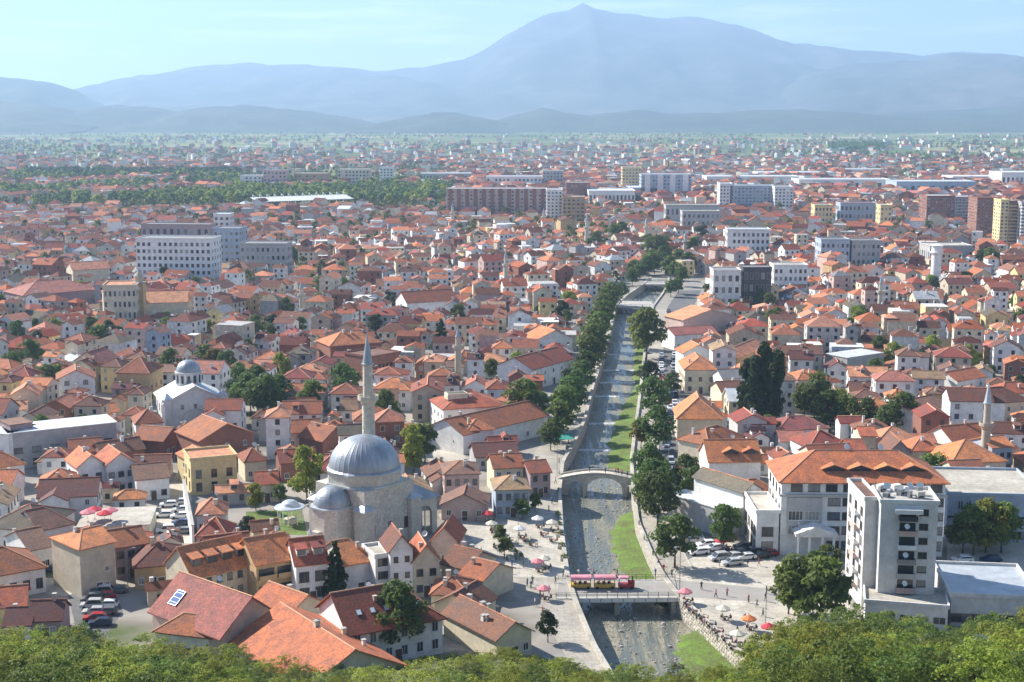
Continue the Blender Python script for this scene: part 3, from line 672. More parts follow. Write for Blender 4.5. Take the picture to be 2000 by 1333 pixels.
# cars --------------------------------------------------------------
def car_meshes():
    out = []
    for (L, Wd, Hh, hood) in ((4.2,1.75,1.45,.30),(4.5,1.8,1.42,.34),(4.4,1.85,1.75,.24)):
        prof = [(-L/2,.35),(-L/2,.72),(-L/2+.12,.82),(-L/2+L*hood*.75,.92),(-L/2+L*(hood+.12),Hh-.04),(-L/2+L*.5,Hh),(L/2-L*.16,Hh-.05),(L/2-.10,.95),(L/2,.80),(L/2,.35)]
        mb = MB(); k = len(prof); vs = []
        for s in (-1,1):
            for (x,z) in prof: vs.append((x, s*Wd/2*(1 if z < .9 else 1-.22*(z-.9)/(Hh-.9)), z))
        fs = [tuple(range(k-1,-1,-1)), tuple(range(k,2*k))] + [(i,(i+1)%k,k+(i+1)%k,k+i) for i in range(k)]
        mb.add(vs, [tuple(reversed(f)) for f in fs])
        gl = MB(); x0, x1, x2, x3 = -L/2+L*hood*.78, -L/2+L*(hood+.11), L/2-L*.17, L/2-.16; e = .015
        wz = lambda z: Wd/2*(1-.22*(z-.9)/(Hh-.9))+e
        for s in (-1,1):
            q = [(x0+.2,s*wz(.98),.98),(x3-.1,s*wz(.98),.98),(x2,s*wz(Hh-.12),Hh-.12),(x1+.08,s*wz(Hh-.12),Hh-.12)]
            gl.add(q, [(0,1,2,3) if s<0 else (3,2,1,0)])
        w1, w2 = Wd/2*.84, Wd/2*.74
        gl.add([(x0-.04,-w1,.955),(x0-.04,w1,.955),(x1-.04,w2,Hh-.08),(x1-.04,-w2,Hh-.08)], [(3,2,1,0)])
        gl.add([(x3+.09,-w1,.99),(x3+.09,w1,.99),(x2+.06,w2,Hh-.08),(x2+.06,-w2,Hh-.08)], [(0,1,2,3)])
        out.append((mb, gl.mesh('window_glass', M['pane']), L, Wd))
    return out
CARM = car_meshes()
PAINT = {'white':(.80,.80,.80),'silver':(.50,.51,.52),'black':(.02,.02,.022),'dark blue':(.03,.05,.11),'red':(.45,.03,.03),'grey':(.16,.165,.17)}
for k_, c_ in PAINT.items(): mat('paint_'+k_, c_, .22, .03, spec=.6, metal=.1)
CARB = {}
wb = MB(); wb.lathe([(.0,-.11),(.20,-.11),(.31,-.09),(.31,.09),(.20,.11),(0,.11)], 12); WHEEL = wb.mesh('wheel', mat('tyre', (.02,.02,.02), .8))
def car(p, rz, paint='white', kind=0, look=None, group='parked cars', label=None):
    mb, gl, L, Wd = CARM[kind]; key = (paint, kind)
    if key not in CARB: CARB[key] = mb.mesh('body', M['paint_'+paint])
    o = empty('car', (p[0],p[1],p[2] if len(p)>2 else .02), rz); put('body', CARB[key], o); put('window_glass', gl, o)
    for sx_ in (-1,1):
        for sy_ in (-1,1):
            w = put('wheel', WHEEL, o, (sx_*L*.31, sy_*(Wd/2-.08), .31)); w.rotation_euler = (math.pi/2,0,0)
    o['category'] = 'car'; o['group'] = group
    if label: o['label'] = label
    else: AUTO.append((o, '%s %s' % (paint, ['hatchback','saloon car','boxy van'][kind]), 'car'))
    return o
def cars_px(lst, rz=0.0, group='parked cars'):
    cols = ['white','silver','black','grey','dark blue','white','red','silver']
    for i, (px, py) in enumerate(lst):
        car(G(px,py), rz+rnd.uniform(-.06,.06), cols[(i*5+int(px)) % 8], (i*3+int(py)) % 3 if i % 4 else 0, group=group)

# people ------------------------------------------------------------
def person_mesh(pose):
    bm = bmesh.new(); sk = []
    def v(co, r): q = bm.verts.new(co); sk.append(r); return q
    st = .22 if pose == 'walk' else .04
    if pose == 'sit':
        pel = v((0,0,.50),(.15,.12)); ch = v((0,.04,.85),(.16,.11)); ne = v((0,.03,1.02),(.06,.06)); hd = v((0,.0,1.16),(.085,.10)); ht = v((0,.0,1.26),(.07,.08))
    else:
        pel = v((0,0,.93),(.15,.11)); ch = v((0,0,1.30),(.17,.11)); ne = v((0,-.01,1.47),(.055,.055)); hd = v((0,-.02,1.60),(.08,.10)); ht = v((0,-.01,1.70),(.07,.085))
    E = [(pel,ch),(ch,ne),(ne,hd),(hd,ht)]
    for s in (-1,1):
        if pose == 'sit':
            k = v((s*.12,-.42,.50),(.075,.075)); a = v((s*.12,-.44,.10),(.05,.05)); f = v((s*.12,-.58,.05),(.045,.04)); E += [(pel,k),(k,a),(a,f)]
            sh = v((s*.19,.03,.95),(.06,.06)); el = v((s*.24,-.10,.72),(.045,.045)); hn = v((s*.14,-.32,.66),(.035,.035)); E += [(ch,sh),(sh,el),(el,hn)]
        else:
            k = v((s*.10,-s*st*.6-.02,.50),(.075,.08)); a = v((s*.10,-s*st*1.1+.05,.09),(.05,.05)); f = v((s*.11,-s*st*1.1-.12,.04),(.045,.035)); E += [(pel,k),(k,a),(a,f)]
            sh = v((s*.20,0,1.40),(.06,.06)); el = v((s*.25,s*st*.5+.02,1.13),(.045,.045)); hn = v((s*.24,s*st*.7-.10,.90),(.035,.035)); E += [(ch,sh),(sh,el),(el,hn)]
    for a, b_ in E: bm.edges.new((a,b_))
    me = bpy.data.meshes.new('figure'); bm.to_mesh(me); bm.free(); ob = bpy.data.objects.new('figure', me); C.objects.link(ob)
    md = ob.modifiers.new('Skin','SKIN'); md.use_smooth_shade = True
    sv = me.skin_vertices[0].data
    for i, r_ in enumerate(sk): sv[i].radius = r_
    sv[0].use_root = True
    ob.modifiers.new('Sub','SUBSURF').levels = 1
    dg = bpy.context.evaluated_depsgraph_get(); m2 = bpy.data.meshes.new_from_object(ob.evaluated_get(dg)); bpy.data.objects.remove(ob); m2.name = 'person'
    return m2
PM = {p: person_mesh(p) for p in ('stand','walk','sit')}
CLO = {'black':(.02,.02,.02),'white':(.75,.74,.72),'red':(.45,.04,.04),'blue':(.06,.12,.30),'grey':(.20,.20,.21),'pink':(.60,.25,.30),'khaki':(.30,.25,.15),'green':(.07,.18,.08)}
for k_, c_ in CLO.items(): mat('cloth_'+k_, c_, .9, .1)
mat('skin', (.52,.33,.24), .6, .05); mat('hair', (.035,.025,.02), .7, .2)
PV = {}
def person_me(pose, top, leg):
    key = (pose, top, leg)
    if key not in PV:
        m = PM[pose].copy(); m.materials.clear()
        for k_ in ('cloth_'+leg,'cloth_'+top,'skin','hair'): m.materials.append(M[k_])
        zt, zn, zh = (.58,1.03,1.22) if pose == 'sit' else (.95,1.46,1.66)
        for p in m.polygons:
            z = p.center.z; y = p.center.y; i = 0 if z < zt else 1 if z < zn else 2
            if z > zh or (z > zn+.06 and y > .03): i = 3
            if abs(p.center.x) > .2 and z < (1.0 if pose != 'sit' else .70): i = 2
            p.material_index = i
        PV[key] = m
    return PV[key]
def person(p, rz=None, pose=None, top=None, leg=None, where=None, z=0):
    pose = pose or rnd.choice(['stand','walk','walk']); top = top or rnd.choice(list(CLO)); leg = leg or rnd.choice(['black','blue','grey','khaki','black'])
    o = put('person', person_me(pose, top, leg), None, (p[0],p[1],z), rnd.uniform(0,6.28) if rz is None else rz); s = rnd.uniform(.94,1.06); o.scale = (s,s,s)
    o['category'] = 'person'; o['group'] = 'people in the streets'
    AUTO.append((o, 'person in %s top and %s trousers %s' % (top, leg, {'stand':'standing','walk':'walking','sit':'sitting'}[pose]), 'person')); return o

# street furniture --------------------------------------------------
PARM = {}
def parasol(p, c='pink', r=1.7, group='cafe parasols', look=None):
    if c not in PARM:
        mb = MB(); n_ = 8; z0, z1 = 2.25, 2.95
        vs = [(0,0,z1)] + [(1.7*math.cos(k*math.pi/4), 1.7*math.sin(k*math.pi/4), z0-(0 if k%1 else 0)) for k in range(8)] + [(1.72*math.cos(k*math.pi/4), 1.72*math.sin(k*math.pi/4), z0-.22) for k in range(8)] + [(0,0,z1-.06)]
        fs = [(0,1+k,1+(k+1)%8) for k in range(8)] + [(1+k,9+k,9+(k+1)%8,1+(k+1)%8) for k in range(8)] + [(17,1+(k+1)%8,1+k) for k in range(8)]
        mb.add(vs, fs); cv = mb.mesh('canopy', mat('canopy_'+c, {'pink':(.72,.24,.27),'red':(.60,.06,.08),'cream':(.72,.66,.52),'orange':(.68,.22,.08),'white':(.78,.76,.72)}[c], .8, .1))
        mb = MB(); mb.bar((0,0,0),(0,0,2.9),.035,6); mb.prism([(.3*math.cos(k*.785),.3*math.sin(k*.785)) for k in range(8)],0,.09); PARM[c] = (cv, mb.mesh('pole', M['metal_grey']))
    o = empty('parasol', (p[0],p[1],.02), rnd.uniform(0,.7)); s = r/1.7; o.scale = (s,s,1)
    put('canopy', PARM[c][0], o); put('pole', PARM[c][1], o); o['category'] = 'parasol'; o['group'] = group
    AUTO.append((o, look or '%s open cafe parasol' % c, 'parasol')); return o
tb = MB(); tb.prism([(.42*math.cos(k*.524),.42*math.sin(k*.524)) for k in range(12)], .72,.75); TTOP = tb.mesh('table_top', M['wood'])
tb = MB(); tb.bar((0,0,0),(0,0,.72),.035,6); tb.prism([(.25*math.cos(k*.785),.25*math.sin(k*.785)) for k in range(8)],0,.03); TLEG = tb.mesh('leg', M['metal_dark'])
tb = MB(); tb.box(-.22,.22,-.22,.22,.43,.47); CSEAT = tb.mesh('seat', M['wood'])
tb = MB(); tb.box(-.22,.22,.19,.22,.47,.88); CBACK = tb.mesh('backrest', M['wood'])
tb = MB(); tb.box(-.02,.02,-.02,.02,0,.43); CLEG = tb.mesh('leg', M['metal_dark'])
def table(p):
    o = empty('cafe_table', (p[0],p[1],.02)); put('table_top', TTOP, o); put('leg', TLEG, o); o['category'] = 'table'; o['group'] = 'cafe tables'; AUTO.append((o,'small round dark cafe table','table')); return o
def chair(p, rz):
    o = empty('cafe_chair', (p[0],p[1],.02), rz); put('seat', CSEAT, o); put('backrest', CBACK, o)
    for sx_ in (-.2,.2):
        for sy_ in (-.2,.2): put('leg', CLEG, o, (sx_,sy_,0))
    o['category'] = 'chair'; o['group'] = 'cafe chairs'; AUTO.append((o,'dark wooden cafe chair','chair')); return o
lm = MB(); lm.bar((0,0,0),(0,0,.9),.11,8,.08); lm.bar((0,0,.9),(0,0,7.6),.07,8,.045); LPOST = lm.mesh('post', M['metal_grey'])
lm = MB(); lm.bar((0,0,7.5),(1.2,0,7.9),.035,6); LARM = lm.mesh('arm', M['metal_grey'])
lm = MB(); lm.box(1.1,1.75,-.13,.13,7.83,7.97); LHEAD = lm.mesh('lamp_head', M['metal_grey'])
def lamp(p, rz=0, label=None, s=1.0):
    o = empty('street_lamp', (p[0],p[1],.02), rz); o.scale = (s,s,s); put('post', LPOST, o); put('arm', LARM, o); put('lamp_head', LHEAD, o)
    o['category'] = 'street lamp'; o['group'] = 'street lamps'
    if label: o['label'] = label
    else: AUTO.append((o, 'grey street lamp', 'street lamp'))
    return o
dm = MB(); dm.lathe([(0,0),(.22,.03),(.40,.12),(.46,.20),(.40,.14),(.22,.06),(0,.03)], 14); DISH = dm.mesh('dish', M['white_paint'])
dm = MB(); dm.bar((0,0,0),(0,0,.9),.03,5); dm.bar((0,0,.9),(.0,-.25,1.0),.02,4); DMAST = dm.mesh('mast', M['metal_grey'])
def sat_dish(p, rz=0, s=1.0):
    o = empty('satellite_dish', p, rz); o.scale = (s,s,s); d = put('dish', DISH, o, (0,-.15,.95)); d.rotation_euler = (R(60),0,0); put('mast', DMAST, o)
    o['category'] = 'satellite dish'; o['group'] = 'roof satellite dishes'; AUTO.append((o,'white satellite dish','satellite dish')); return o
def minaret(p, h, r, label, mt='ashlar_light', cap='lead', tip=.20, bal=.60, base=1.45):
    o = empty('minaret', (p[0],p[1],0)); n_ = 14; zb = h*.12; zt = h*(1-tip); zg = h*bal
    mb = MB(); mb.lathe([(r*base,0),(r*base,zb*.7),(r,zb)], 8); mb.build('base', M[mt], o)
    mb = MB(); mb.lathe([(r,zb),(r*.96,zg-r*.9)], n_); mb.lathe([(r*.78,zg+.2),(r*.74,zt)], n_); mb.build('shaft', M[mt], o, smooth=True)
    mb = MB(); mb.lathe([(r*.96,zg-r*.9),(r*1.15,zg-r*.6),(r*1.2,zg-r*.3),(r*1.6,zg),(r*1.6,zg+.9),(r*1.48,zg+.9),(r*1.48,zg+.15),(r*.76,zg+.15)], n_); mb.build('balcony', M[mt], o)
    mb = MB(); mb.lathe([(r*.74,zt),(r*.95,zt),(r*.95,zt+.25),(r*.78,zt+.3),(r*.02,h*.985),(0,h*.985)], n_); mb.build('spire_cap', M[cap], o, smooth=False)
    mb = MB(); mb.bar((0,0,h*.98),(0,0,h+.8),.05,5); mb.lathe([(0,h+.1),(.14,h+.22),(0,h+.34)], 8); mb.build('finial', M['metal_grey'], o)
    tag(o, label, 'minaret', 'minarets'); return o
# ------------------------------------------------------------------ landmarks
# reserve open ground so that the filler houses keep off it
for i in range(int(Y1-Y0)+4):
    y = Y0+i; a = int(LX(min(y,Y1))-(10 if y>345 else 13)-OX); b_ = int(RX(min(y,Y1))+20-OX); j = int(y-OY)
    if 0 <= j < ONY: OCC[a:b_, j] = True
for pts in ([(1280,1128),(1340,1090),(1420,1030),(1660,1060),(1680,1200),(1640,1330),(1280,1330)], [(850,1000),(905,960),(1100,985),(1120,1330),(1040,1330),(960,1180),(880,1080)],
            [(470,1000),(600,990),(610,1050),(480,1055)], [(130,1120),(240,1130),(250,1330),(100,1330)], [(300,1070),(312,985),(345,925),(378,925),(382,1070)],
            [(1640,1050),(2080,1050),(2100,1330),(1640,1330)], [(820,845),(905,850),(915,905),(850,920),(815,880)], [(-400,1235),(2400,1235),(2400,1420),(-400,1420)], [(80,1120),(165,1120),(165,1165),(80,1165)], [(310,790),(455,790),(455,838),(310,838)], [(590,1040),(700,1100),(770,1100),(870,1030),(870,1000),(600,1000)],
            [(1322,855),(1385,855),(1420,1010),(1375,1010)]):
    OCC_poly_px(pts)
OCC[:, :int(226-OY)] = True

# --- the great mosque ----------------------------------------------
dc = G(712, 913, 16); mosque = empty('mosque', (dc.x, dc.y, 0), 0)
tag(mosque, 'large grey domed stone mosque with lead half-dome apse and arched porch', 'mosque'); anchor('great domed mosque', mosque)
ax = Vector((-.64,-.77,0)).normalized(); ang = math.atan2(ax.y, ax.x)      # the apse points this way
mosque.rotation_euler = (0,0,ang)                                        # local +x = apse, local -x = porch, local +y = right-front? 
hs = 7.3
mb = MB()
mb.prism([(-hs,-hs),(hs,-hs),(hs,hs),(-hs,hs)], -.2, 13.2)
mb.build('wall', M['ashlar'], mosque)
def octo(r, off=math.pi/8): return [(r*math.cos(off+k*math.pi/4), r*math.sin(off+k*math.pi/4)) for k in range(8)]
mb = MB(); mb.prism(octo(8.1), 13.2, 15.9); mb.build('drum', M['ashlar_light'], mosque)
mb = MB(); mb.prism(octo(8.5), 13.2, 13.6); mb.prism(octo(8.4), 15.75, 16.15); mb.build('cornice', M['lead_pale'], mosque)
mb = MB(); Rd = 7.45
prof = [(7.95,16.15),(7.6,16.45)] + [(Rd*math.cos(t), 16.4+6.6*math.sin(t)) for t in [k*math.pi/2/18 for k in range(19)]]
prof[-1] = (0.02, 16.4+6.6)
mb.lathe(prof, 144, rib=4, ribr=.05); dome = mb.build('dome', M['lead'], mosque, smooth=False)
mb = MB(); mb.bar((0,0,23.2),(0,0,25.0),.07,6); mb.lathe([(0,23.6),(.25,23.85),(0,24.1)],10); mb.build('finial', M['metal_grey'], dome)
# corner buttresses with small lead hoods
for (sx_, sy_) in ((1,1),(1,-1),(-1,1),(-1,-1)):
    bx, by = sx_*(hs-.4), sy_*(hs-.4); mb = MB(); mb.prism([(bx-1.5,by-1.5),(bx+1.5,by-1.5),(bx+1.5,by+1.5),(bx-1.5,by+1.5)], -.2, 9.2); bt = mb.build('buttress', M['ashlar_light'], mosque)
    mb = MB(); mb.prism([(bx-1.8,by-1.8),(bx+1.8,by-1.8),(bx+1.8,by+1.8),(bx-1.8,by+1.8)], 9.2, 9.45); mb.add([(bx-1.8,by-1.8,9.45),(bx+1.8,by-1.8,9.45),(bx+1.8,by+1.8,9.45),(bx-1.8,by+1.8,9.45),(bx,by,10.7)], [(0,1,4),(1,2,4),(2,3,4),(3,0,4)]); mb.build('lead_hood', M['lead_pale'], bt)
# apse: half octagon with a lead half dome
ap = [(hs,-3.9),(hs+4.2,-3.8),(hs+6.2,-1.9),(hs+6.2,1.9),(hs+4.2,3.8),(hs,3.9)]
mb = MB(); mb.prism(ap, -.2, 9.6); apse = mb.build('apse', M['ashlar'], mosque)
mb = MB(); mb.prism([(hs+(p[0]-hs)*1.05,p[1]*1.05) for p in ap], 9.6, 9.95); mb.build('cornice', M['lead_pale'], apse)
mb = MB(); mb.lathe([(3.95*math.cos(t)+.01, 9.95+4.0*math.sin(t)) for t in [k*math.pi/2/10 for k in range(11)]], 40, c=(hs+2.1,0), rib=4, ribr=.04); mb.build('half_dome', M['lead'], apse)
mb = MB(); mb.box(hs+6.2,hs+7.4,-1.0,1.0,-.2,5.2); mb.build('apse_pier', M['ashlar_light'], apse)
# porch on the far side: lean-to lead roof over arches
pw, pd = 8.6, 7.0
pr = empty('porch'); pr.parent = mosque
mb = MB()
def arch_wall(mb, x0, x1, y, t, h, n_arch, zs, axis='x', m=0):
    """a wall with round arches along axis, thickness t"""
    L = x1-x0; pit = L/n_arch; pier = pit*.13; ra = pit/2-pier
    segs = 10
    for k in range(n_arch):
        c = x0+pit*(k+.5); pts = [(c-pit/2,0),(c-ra,0),(c-ra,zs)] + [(c-ra*math.cos(math.pi*i/segs), zs+ra*math.sin(math.pi*i/segs)) for i in range(1,segs)] + [(c+ra,zs),(c+ra,0),(c+pit/2,0)]
        for i in range(1, len(pts)-2):
            (xa,za),(xb,zb) = pts[i], pts[i+1]
            if abs(xa-xb) < 1e-6: 
                continue
            vs = [(xa,za),(xb,zb),(xb,h),(xa,h)]
            q = [((u,y,z) if axis=='x' else (y,u,z)) for (u,z) in vs] + [((u,y+t,z) if axis=='x' else (y+t,u,z)) for (u,z) in vs]
            mb.add(q, [(0,1,2,3),(7,6,5,4),(0,4,5,1),(3,2,6,7)], m)
        for (xa,xb) in ((c-pit/2,c-ra),(c+ra,c+pit/2)):
            if axis=='x': mb.box(xa,xb,y,y+t,0,h,m)
            else: mb.box(y,y+t,xa,xb,0,h,m)
arch_wall(mb, -hs-.2, hs+.2, -hs-pd, .7, 8.2, 3, 4.6, 'y')
arch_wall(mb, -hs-pd+.7, -hs, hs-.5, .7, 8.2, 1, 4.3, 'x'); arch_wall(mb, -hs-pd+.7, -hs, -hs-.2, .7, 8.2, 1, 4.3, 'x')
mb.build('arcade', M['ashlar_light'], pr)
mb = MB(); a = hs+.7
mb.add([(-hs+.02,-a+4.2,12.6),(-hs+.02,a-4.2,12.6),(-hs-pd-.7,a*1.0,8.3),(-hs-pd-.7,-a,8.3),(-hs,-a,8.25),(-hs,a,8.25),(-hs-pd-.7,a,8.0),(-hs-pd-.7,-a,8.0)], [(0,1,2,3),(4,7,6,5),(3,2,6,7),(0,3,7,4),(1,5,6,2)]); mb.build('roof', M['lead'], pr)
mb = MB(); mb.bar((-hs-pd/2,hs-.1,0),(-hs-pd/2,hs-.1,7),.14,8); mb.bar((-hs-pd/2,-hs-1,0),(-hs-pd/2,-hs-1,7.5),.14,8); mb.build('column', M['ashlar_light'], pr)
for f, cols in (('f',3),('b',3)):
    add_windows(mosque, hs*2, hs*2, f, 1, cols, 1.2, 2.4, 3.2, 3, 'frame_dark', 1)
OCC_rect(dc.x, dc.y, 26, 20, ang, .5)
mp_ = G(717, 655, 43.5); mp_.z = 0
minaret((mp_.x, mp_.y), 44.8, 1.4, 'tall pale stone minaret rising just behind the great grey dome', 'ashlar_light', 'lead', tip=.17, bal=.66, base=1.3)
# ablution fountain
fp = G(567, 1022); fo_ = empty('ablution_fountain', (fp.x,fp.y,0)); tag(fo_, 'open round ablution fountain with shallow grey dome on slim columns by the lawn', 'fountain'); anchor('round ablution fountain', fo_)
mb = MB(); mb.lathe([(3.3,3.6),(3.45,3.75),(3.3,3.9),(2.2,4.1),(2.0,4.25),(1.7,4.75),(1.0,5.2),(.02,5.35)], 32); mb.lathe([(3.3,3.6),(.02,3.9)],32); mb.build('roof', M['lead_pale'], fo_, smooth=False)
for k in range(8):
    mb = MB(); mb.bar((2.7*math.cos(k*.785),2.7*math.sin(k*.785),0),(2.7*math.cos(k*.785),2.7*math.sin(k*.785),3.65),.12,7); mb.build('column', M['white_paint'], fo_)
mb = MB(); mb.prism(octo(1.5),0,1.1); mb.build('basin', M['ashlar_light'], fo_)

# --- bridges ---------------------------------------------------------
# road bridge
n0 = G(1086,1168,.3); n1 = G(1326,1166,.3); f0 = G(1090,1131,.3); f1 = G(1318,1130,.3)
br = empty('road_bridge', (0,0,0)); tag(br, 'flat concrete road bridge carrying the pink tourist train over the river', 'bridge'); anchor('road bridge', br); ANCH[-1] = ('road bridge', (n0+n1+f0+f1)/4)
mb = MB(); P = [n0,n1,f1,f0]; mb.prism([(p.x,p.y) for p in P], -.75, .12); mb.build('deck', M['concrete'], br)
mb = MB(); c_ = (n0+n1+f0+f1)/4; mb.prism([(c_.x+(p.x-c_.x)*.995, c_.y+(p.y-c_.y)*.70) for p in P], .12, .17); mb.build('carriageway', mat('asphalt_pale', (.3,.3,.3)), br)
for (a, b_, s) in ((n0,n1,-1),(f0,f1,1)):
    mb = MB(); k = 12
    for i in range(k+1):
        q = a.lerp(b_, i/k); mb.box(q.x-.05,q.x+.05,q.y-.05+.25*-s,q.y+.05+.25*-s,.12,1.15)
    rl = mb.build('railing_post', M['metal_dark'], br); rl['kind'] = 'stuff'
    mb = MB(); 
    for z in (.5,.8,1.15): mb.bar((a.x,a.y-.25*s,z),(b_.x,b_.y-.25*s,z),.035,5)
    mb.build('rail', M['metal_dark'], br)
for i in range(11):
    q = n0.lerp(n1, (i+.5)/11); w = (n1-n0).length/11*.45; mb = MB(); mb.box(-w,w,-.06,0,-.72,.02)
    put('fascia_panel', mb.mesh('fascia_panel', M['white_paint']), br, (q.x, q.y-.01, .05), math.atan2(n1.y-n0.y,n1.x-n0.x))
for t in (.5,):
    q = n0.lerp(n1,t); r_ = f0.lerp(f1,t); mb = MB(); mb.box(q.x-.5,q.x+.5,q.y+.6,r_.y-.6,BED-.5,-.75); mb.build('pier', M['concrete'], br)
for (q, r_) in ((n0,f0),(n1,f1)):
    mb = MB(); x = LX(q.y)+.9 if q is n0 else RX(q.y)-.9; mb.box(x-.5,x+.5,q.y+.3,r_.y-.3,BED-.5,-.75); mb.build('abutment', M['rubble'], br)
# old stone bridge with one big and one small arch
sb0 = G(1092,936,.0); sb1 = G(1246,940,.0); Ls = (sb1-sb0).length
st = empty('stone_bridge', ((sb0.x+sb1.x)/2,(sb0.y+sb1.y)/2,0), math.atan2(sb1.y-sb0.y,sb1.x-sb0.x)); tag(st, 'old humpbacked stone footbridge with wide round arch over the river', 'bridge'); anchor('old arched stone bridge', st)
mb = MB(); k = 60; wd = 2.3
def top(x): return .2+1.75*math.cos(math.pi*x/Ls*.92)
arches = [(1.6, 4.5, -.2), (-5.6, 1.9, -.6), (8.0, 1.3, -.6)]
def under(x):
    z = BED-.4
    for (c, r_, zs) in arches:
        if abs(x-c) < r_: z = max(z, BED*.55+ math.sqrt(r_*r_-(x-c)**2)*(.66 if r_>3 else 1.1))
    return z
for i in range(k):
    xa, xb = -Ls/2+Ls*i/k, -Ls/2+Ls*(i+1)/k; ua, ub = under(xa+1e-4), under(xb-1e-4); ta, tb_ = top(xa), top(xb)
    mb.add([(xa,-wd,ua),(xb,-wd,ub),(xb,-wd,tb_),(xa,-wd,ta),(xa,wd,ua),(xb,wd,ub),(xb,wd,tb_),(xa,wd,ta)], [(0,1,2,3),(7,6,5,4),(3,2,6,7),(0,4,5,1)])
mb.build('arch_body', M['ashlar'], st)
for s in (-1,1):
    mb = MB()
    for i in range(k):
        xa, xb = -Ls/2+Ls*i/k, -Ls/2+Ls*(i+1)/k; ya_, yb_ = (s*wd-.25 if s>0 else s*wd-.06), (s*wd+.06 if s>0 else s*wd+.25)
        mb.add([(xa,ya_,top(xa)),(xb,ya_,top(xb)),(xb,yb_,top(xb)),(xa,yb_,top(xa)),(xa,ya_,top(xa)+.45),(xb,ya_,top(xb)+.45),(xb,yb_,top(xb)+.45),(xa,yb_,top(xa)+.45)], [(4,5,6,7),(0,1,5,4),(2,3,7,6)])
    mb.build('parapet', M['paving_pale'], st)
for x in (-3.6,6.9):
    mb = MB(); mb.prism([(x-.8,-wd),(x,-wd-1.4),(x+.8,-wd)], BED-.3, -.8); mb.build('cutwater', M['ashlar'], st)
# two flat bridges further up
for (a, b_, c2, d2, nm, lab) in (((1204,600),(1278,601),(1210,589),(1272,590),'flat pale bridge','flat concrete bridge with pale railing, second up the river from the arch'),((1254,557),(1306,557),(1262,551),(1304,551),'far bridge','farthest low flat bridge where the river bends away under trees')):
    P = [G(*a),G(*b_),G(*d2),G(*c2)]; o = empty('river_bridge'); tag(o, lab, 'bridge'); ANCH.append((nm, sum(P, Vector())/4))
    mb = MB(); mb.prism([(p.x,p.y) for p in P], -.6, .35); mb.build('deck', M['concrete'], o)
    for (u, v_) in ((0,1),(3,2)):
        mb = MB(); mb.bar((P[u].x,P[u].y,1.2),(P[v_].x,P[v_].y,1.2),.1,5)
        for i in range(9): q = P[u].lerp(P[v_], i/8); mb.box(q.x-.08,q.x+.08,q.y-.08,q.y+.08,.35,1.2)
        mb.build('railing', M['white_paint'], o)

# --- tourist train on the bridge ------------------------------------
tt = empty('tourist_train', G(1176,1151,.0)); tt.location.z = .17; tag(tt, 'tourist road train with pink canopies crossing the road bridge', 'train'); anchor('pink tourist train', tt)
cy = mat('train_yellow', (.65,.42,.06), .5); cr_ = mat('train_red', (.50,.05,.06), .4); mat('train_pink', (.85,.34,.40), .6)
for (x, L, eng) in ((-4.1,3.9,0),(.45,4.1,0),(4.6,3.1,1)):
    w = empty('wagon' if not eng else 'engine', (x,0,0)); w.parent = tt
    mb = MB(); mb.box(-L/2,L/2,-.75,.75,.35,1.0); mb.build('chassis', cr_ if eng else cy, w)
    mb = MB()
    if eng:
        mb.add([(-L/2+.1,-.8,2.1),(.6,-.8,2.1),(.6,.8,2.1),(-L/2+.1,.8,2.1),(-L/2+.25,-.6,2.35),(.4,-.6,2.35),(.4,.6,2.35),(-L/2+.25,.6,2.35)],[(4,5,6,7),(0,1,5,4),(1,2,6,5),(2,3,7,6),(3,0,4,7),(3,2,1,0)])
    else:
        kk = 8
        for i in range(kk):
            t0, t1 = math.pi*i/kk, math.pi*(i+1)/kk
            mb.add([(-L/2,-math.cos(t0)*.95,2.15+.5*math.sin(t0)),(L/2,-math.cos(t0)*.95,2.15+.5*math.sin(t0)),(L/2,-math.cos(t1)*.95,2.15+.5*math.sin(t1)),(-L/2,-math.cos(t1)*.95,2.15+.5*math.sin(t1))],[(0,1,2,3)])
        mb.box(-L/2,L/2,-.96,-.93,1.95,2.15); mb.box(-L/2,L/2,.93,.96,1.95,2.15)
    mb.build('canopy', M['train_pink'], w)
    mb = MB()
    for u in ((-L/2+.1,0,L/2-.1) if not eng else (-L/2+.2,.4)):
        for v_ in (-.72,.72): mb.box(u-.04,u+.04,v_-.04,v_+.04,1.0,2.2)
    mb.build('canopy_post', M['metal_dark'], w)
    if not eng:
        for u in (-1.2,-.2,.8): mb = MB(); mb.box(u-.2,u+.3,-.6,.6,1.0,1.25); mb.box(u+.2,u+.3,-.6,.6,1.25,1.7); mb.build('bench', M['wood'], w)
    else:
        mb = MB(); mb.lathe([(.38,0),(.38,1.2)],12); b2 = mb.build('boiler', cr_, w, (.4,0,1.3)); b2.rotation_euler = (0,math.pi/2,0)
        mb = MB(); mb.lathe([(.14,0),(.12,.6),(.2,.75)],10); mb.build('smokestack', M['metal_dark'], w, (1.2,0,1.6))
    for u in (-L/2+.6,L/2-.6):
        for v_ in (-.7,.7): q = put('wheel', WHEEL, w, (u,v_,.31)); q.rotation_euler = (math.pi/2,0,0)

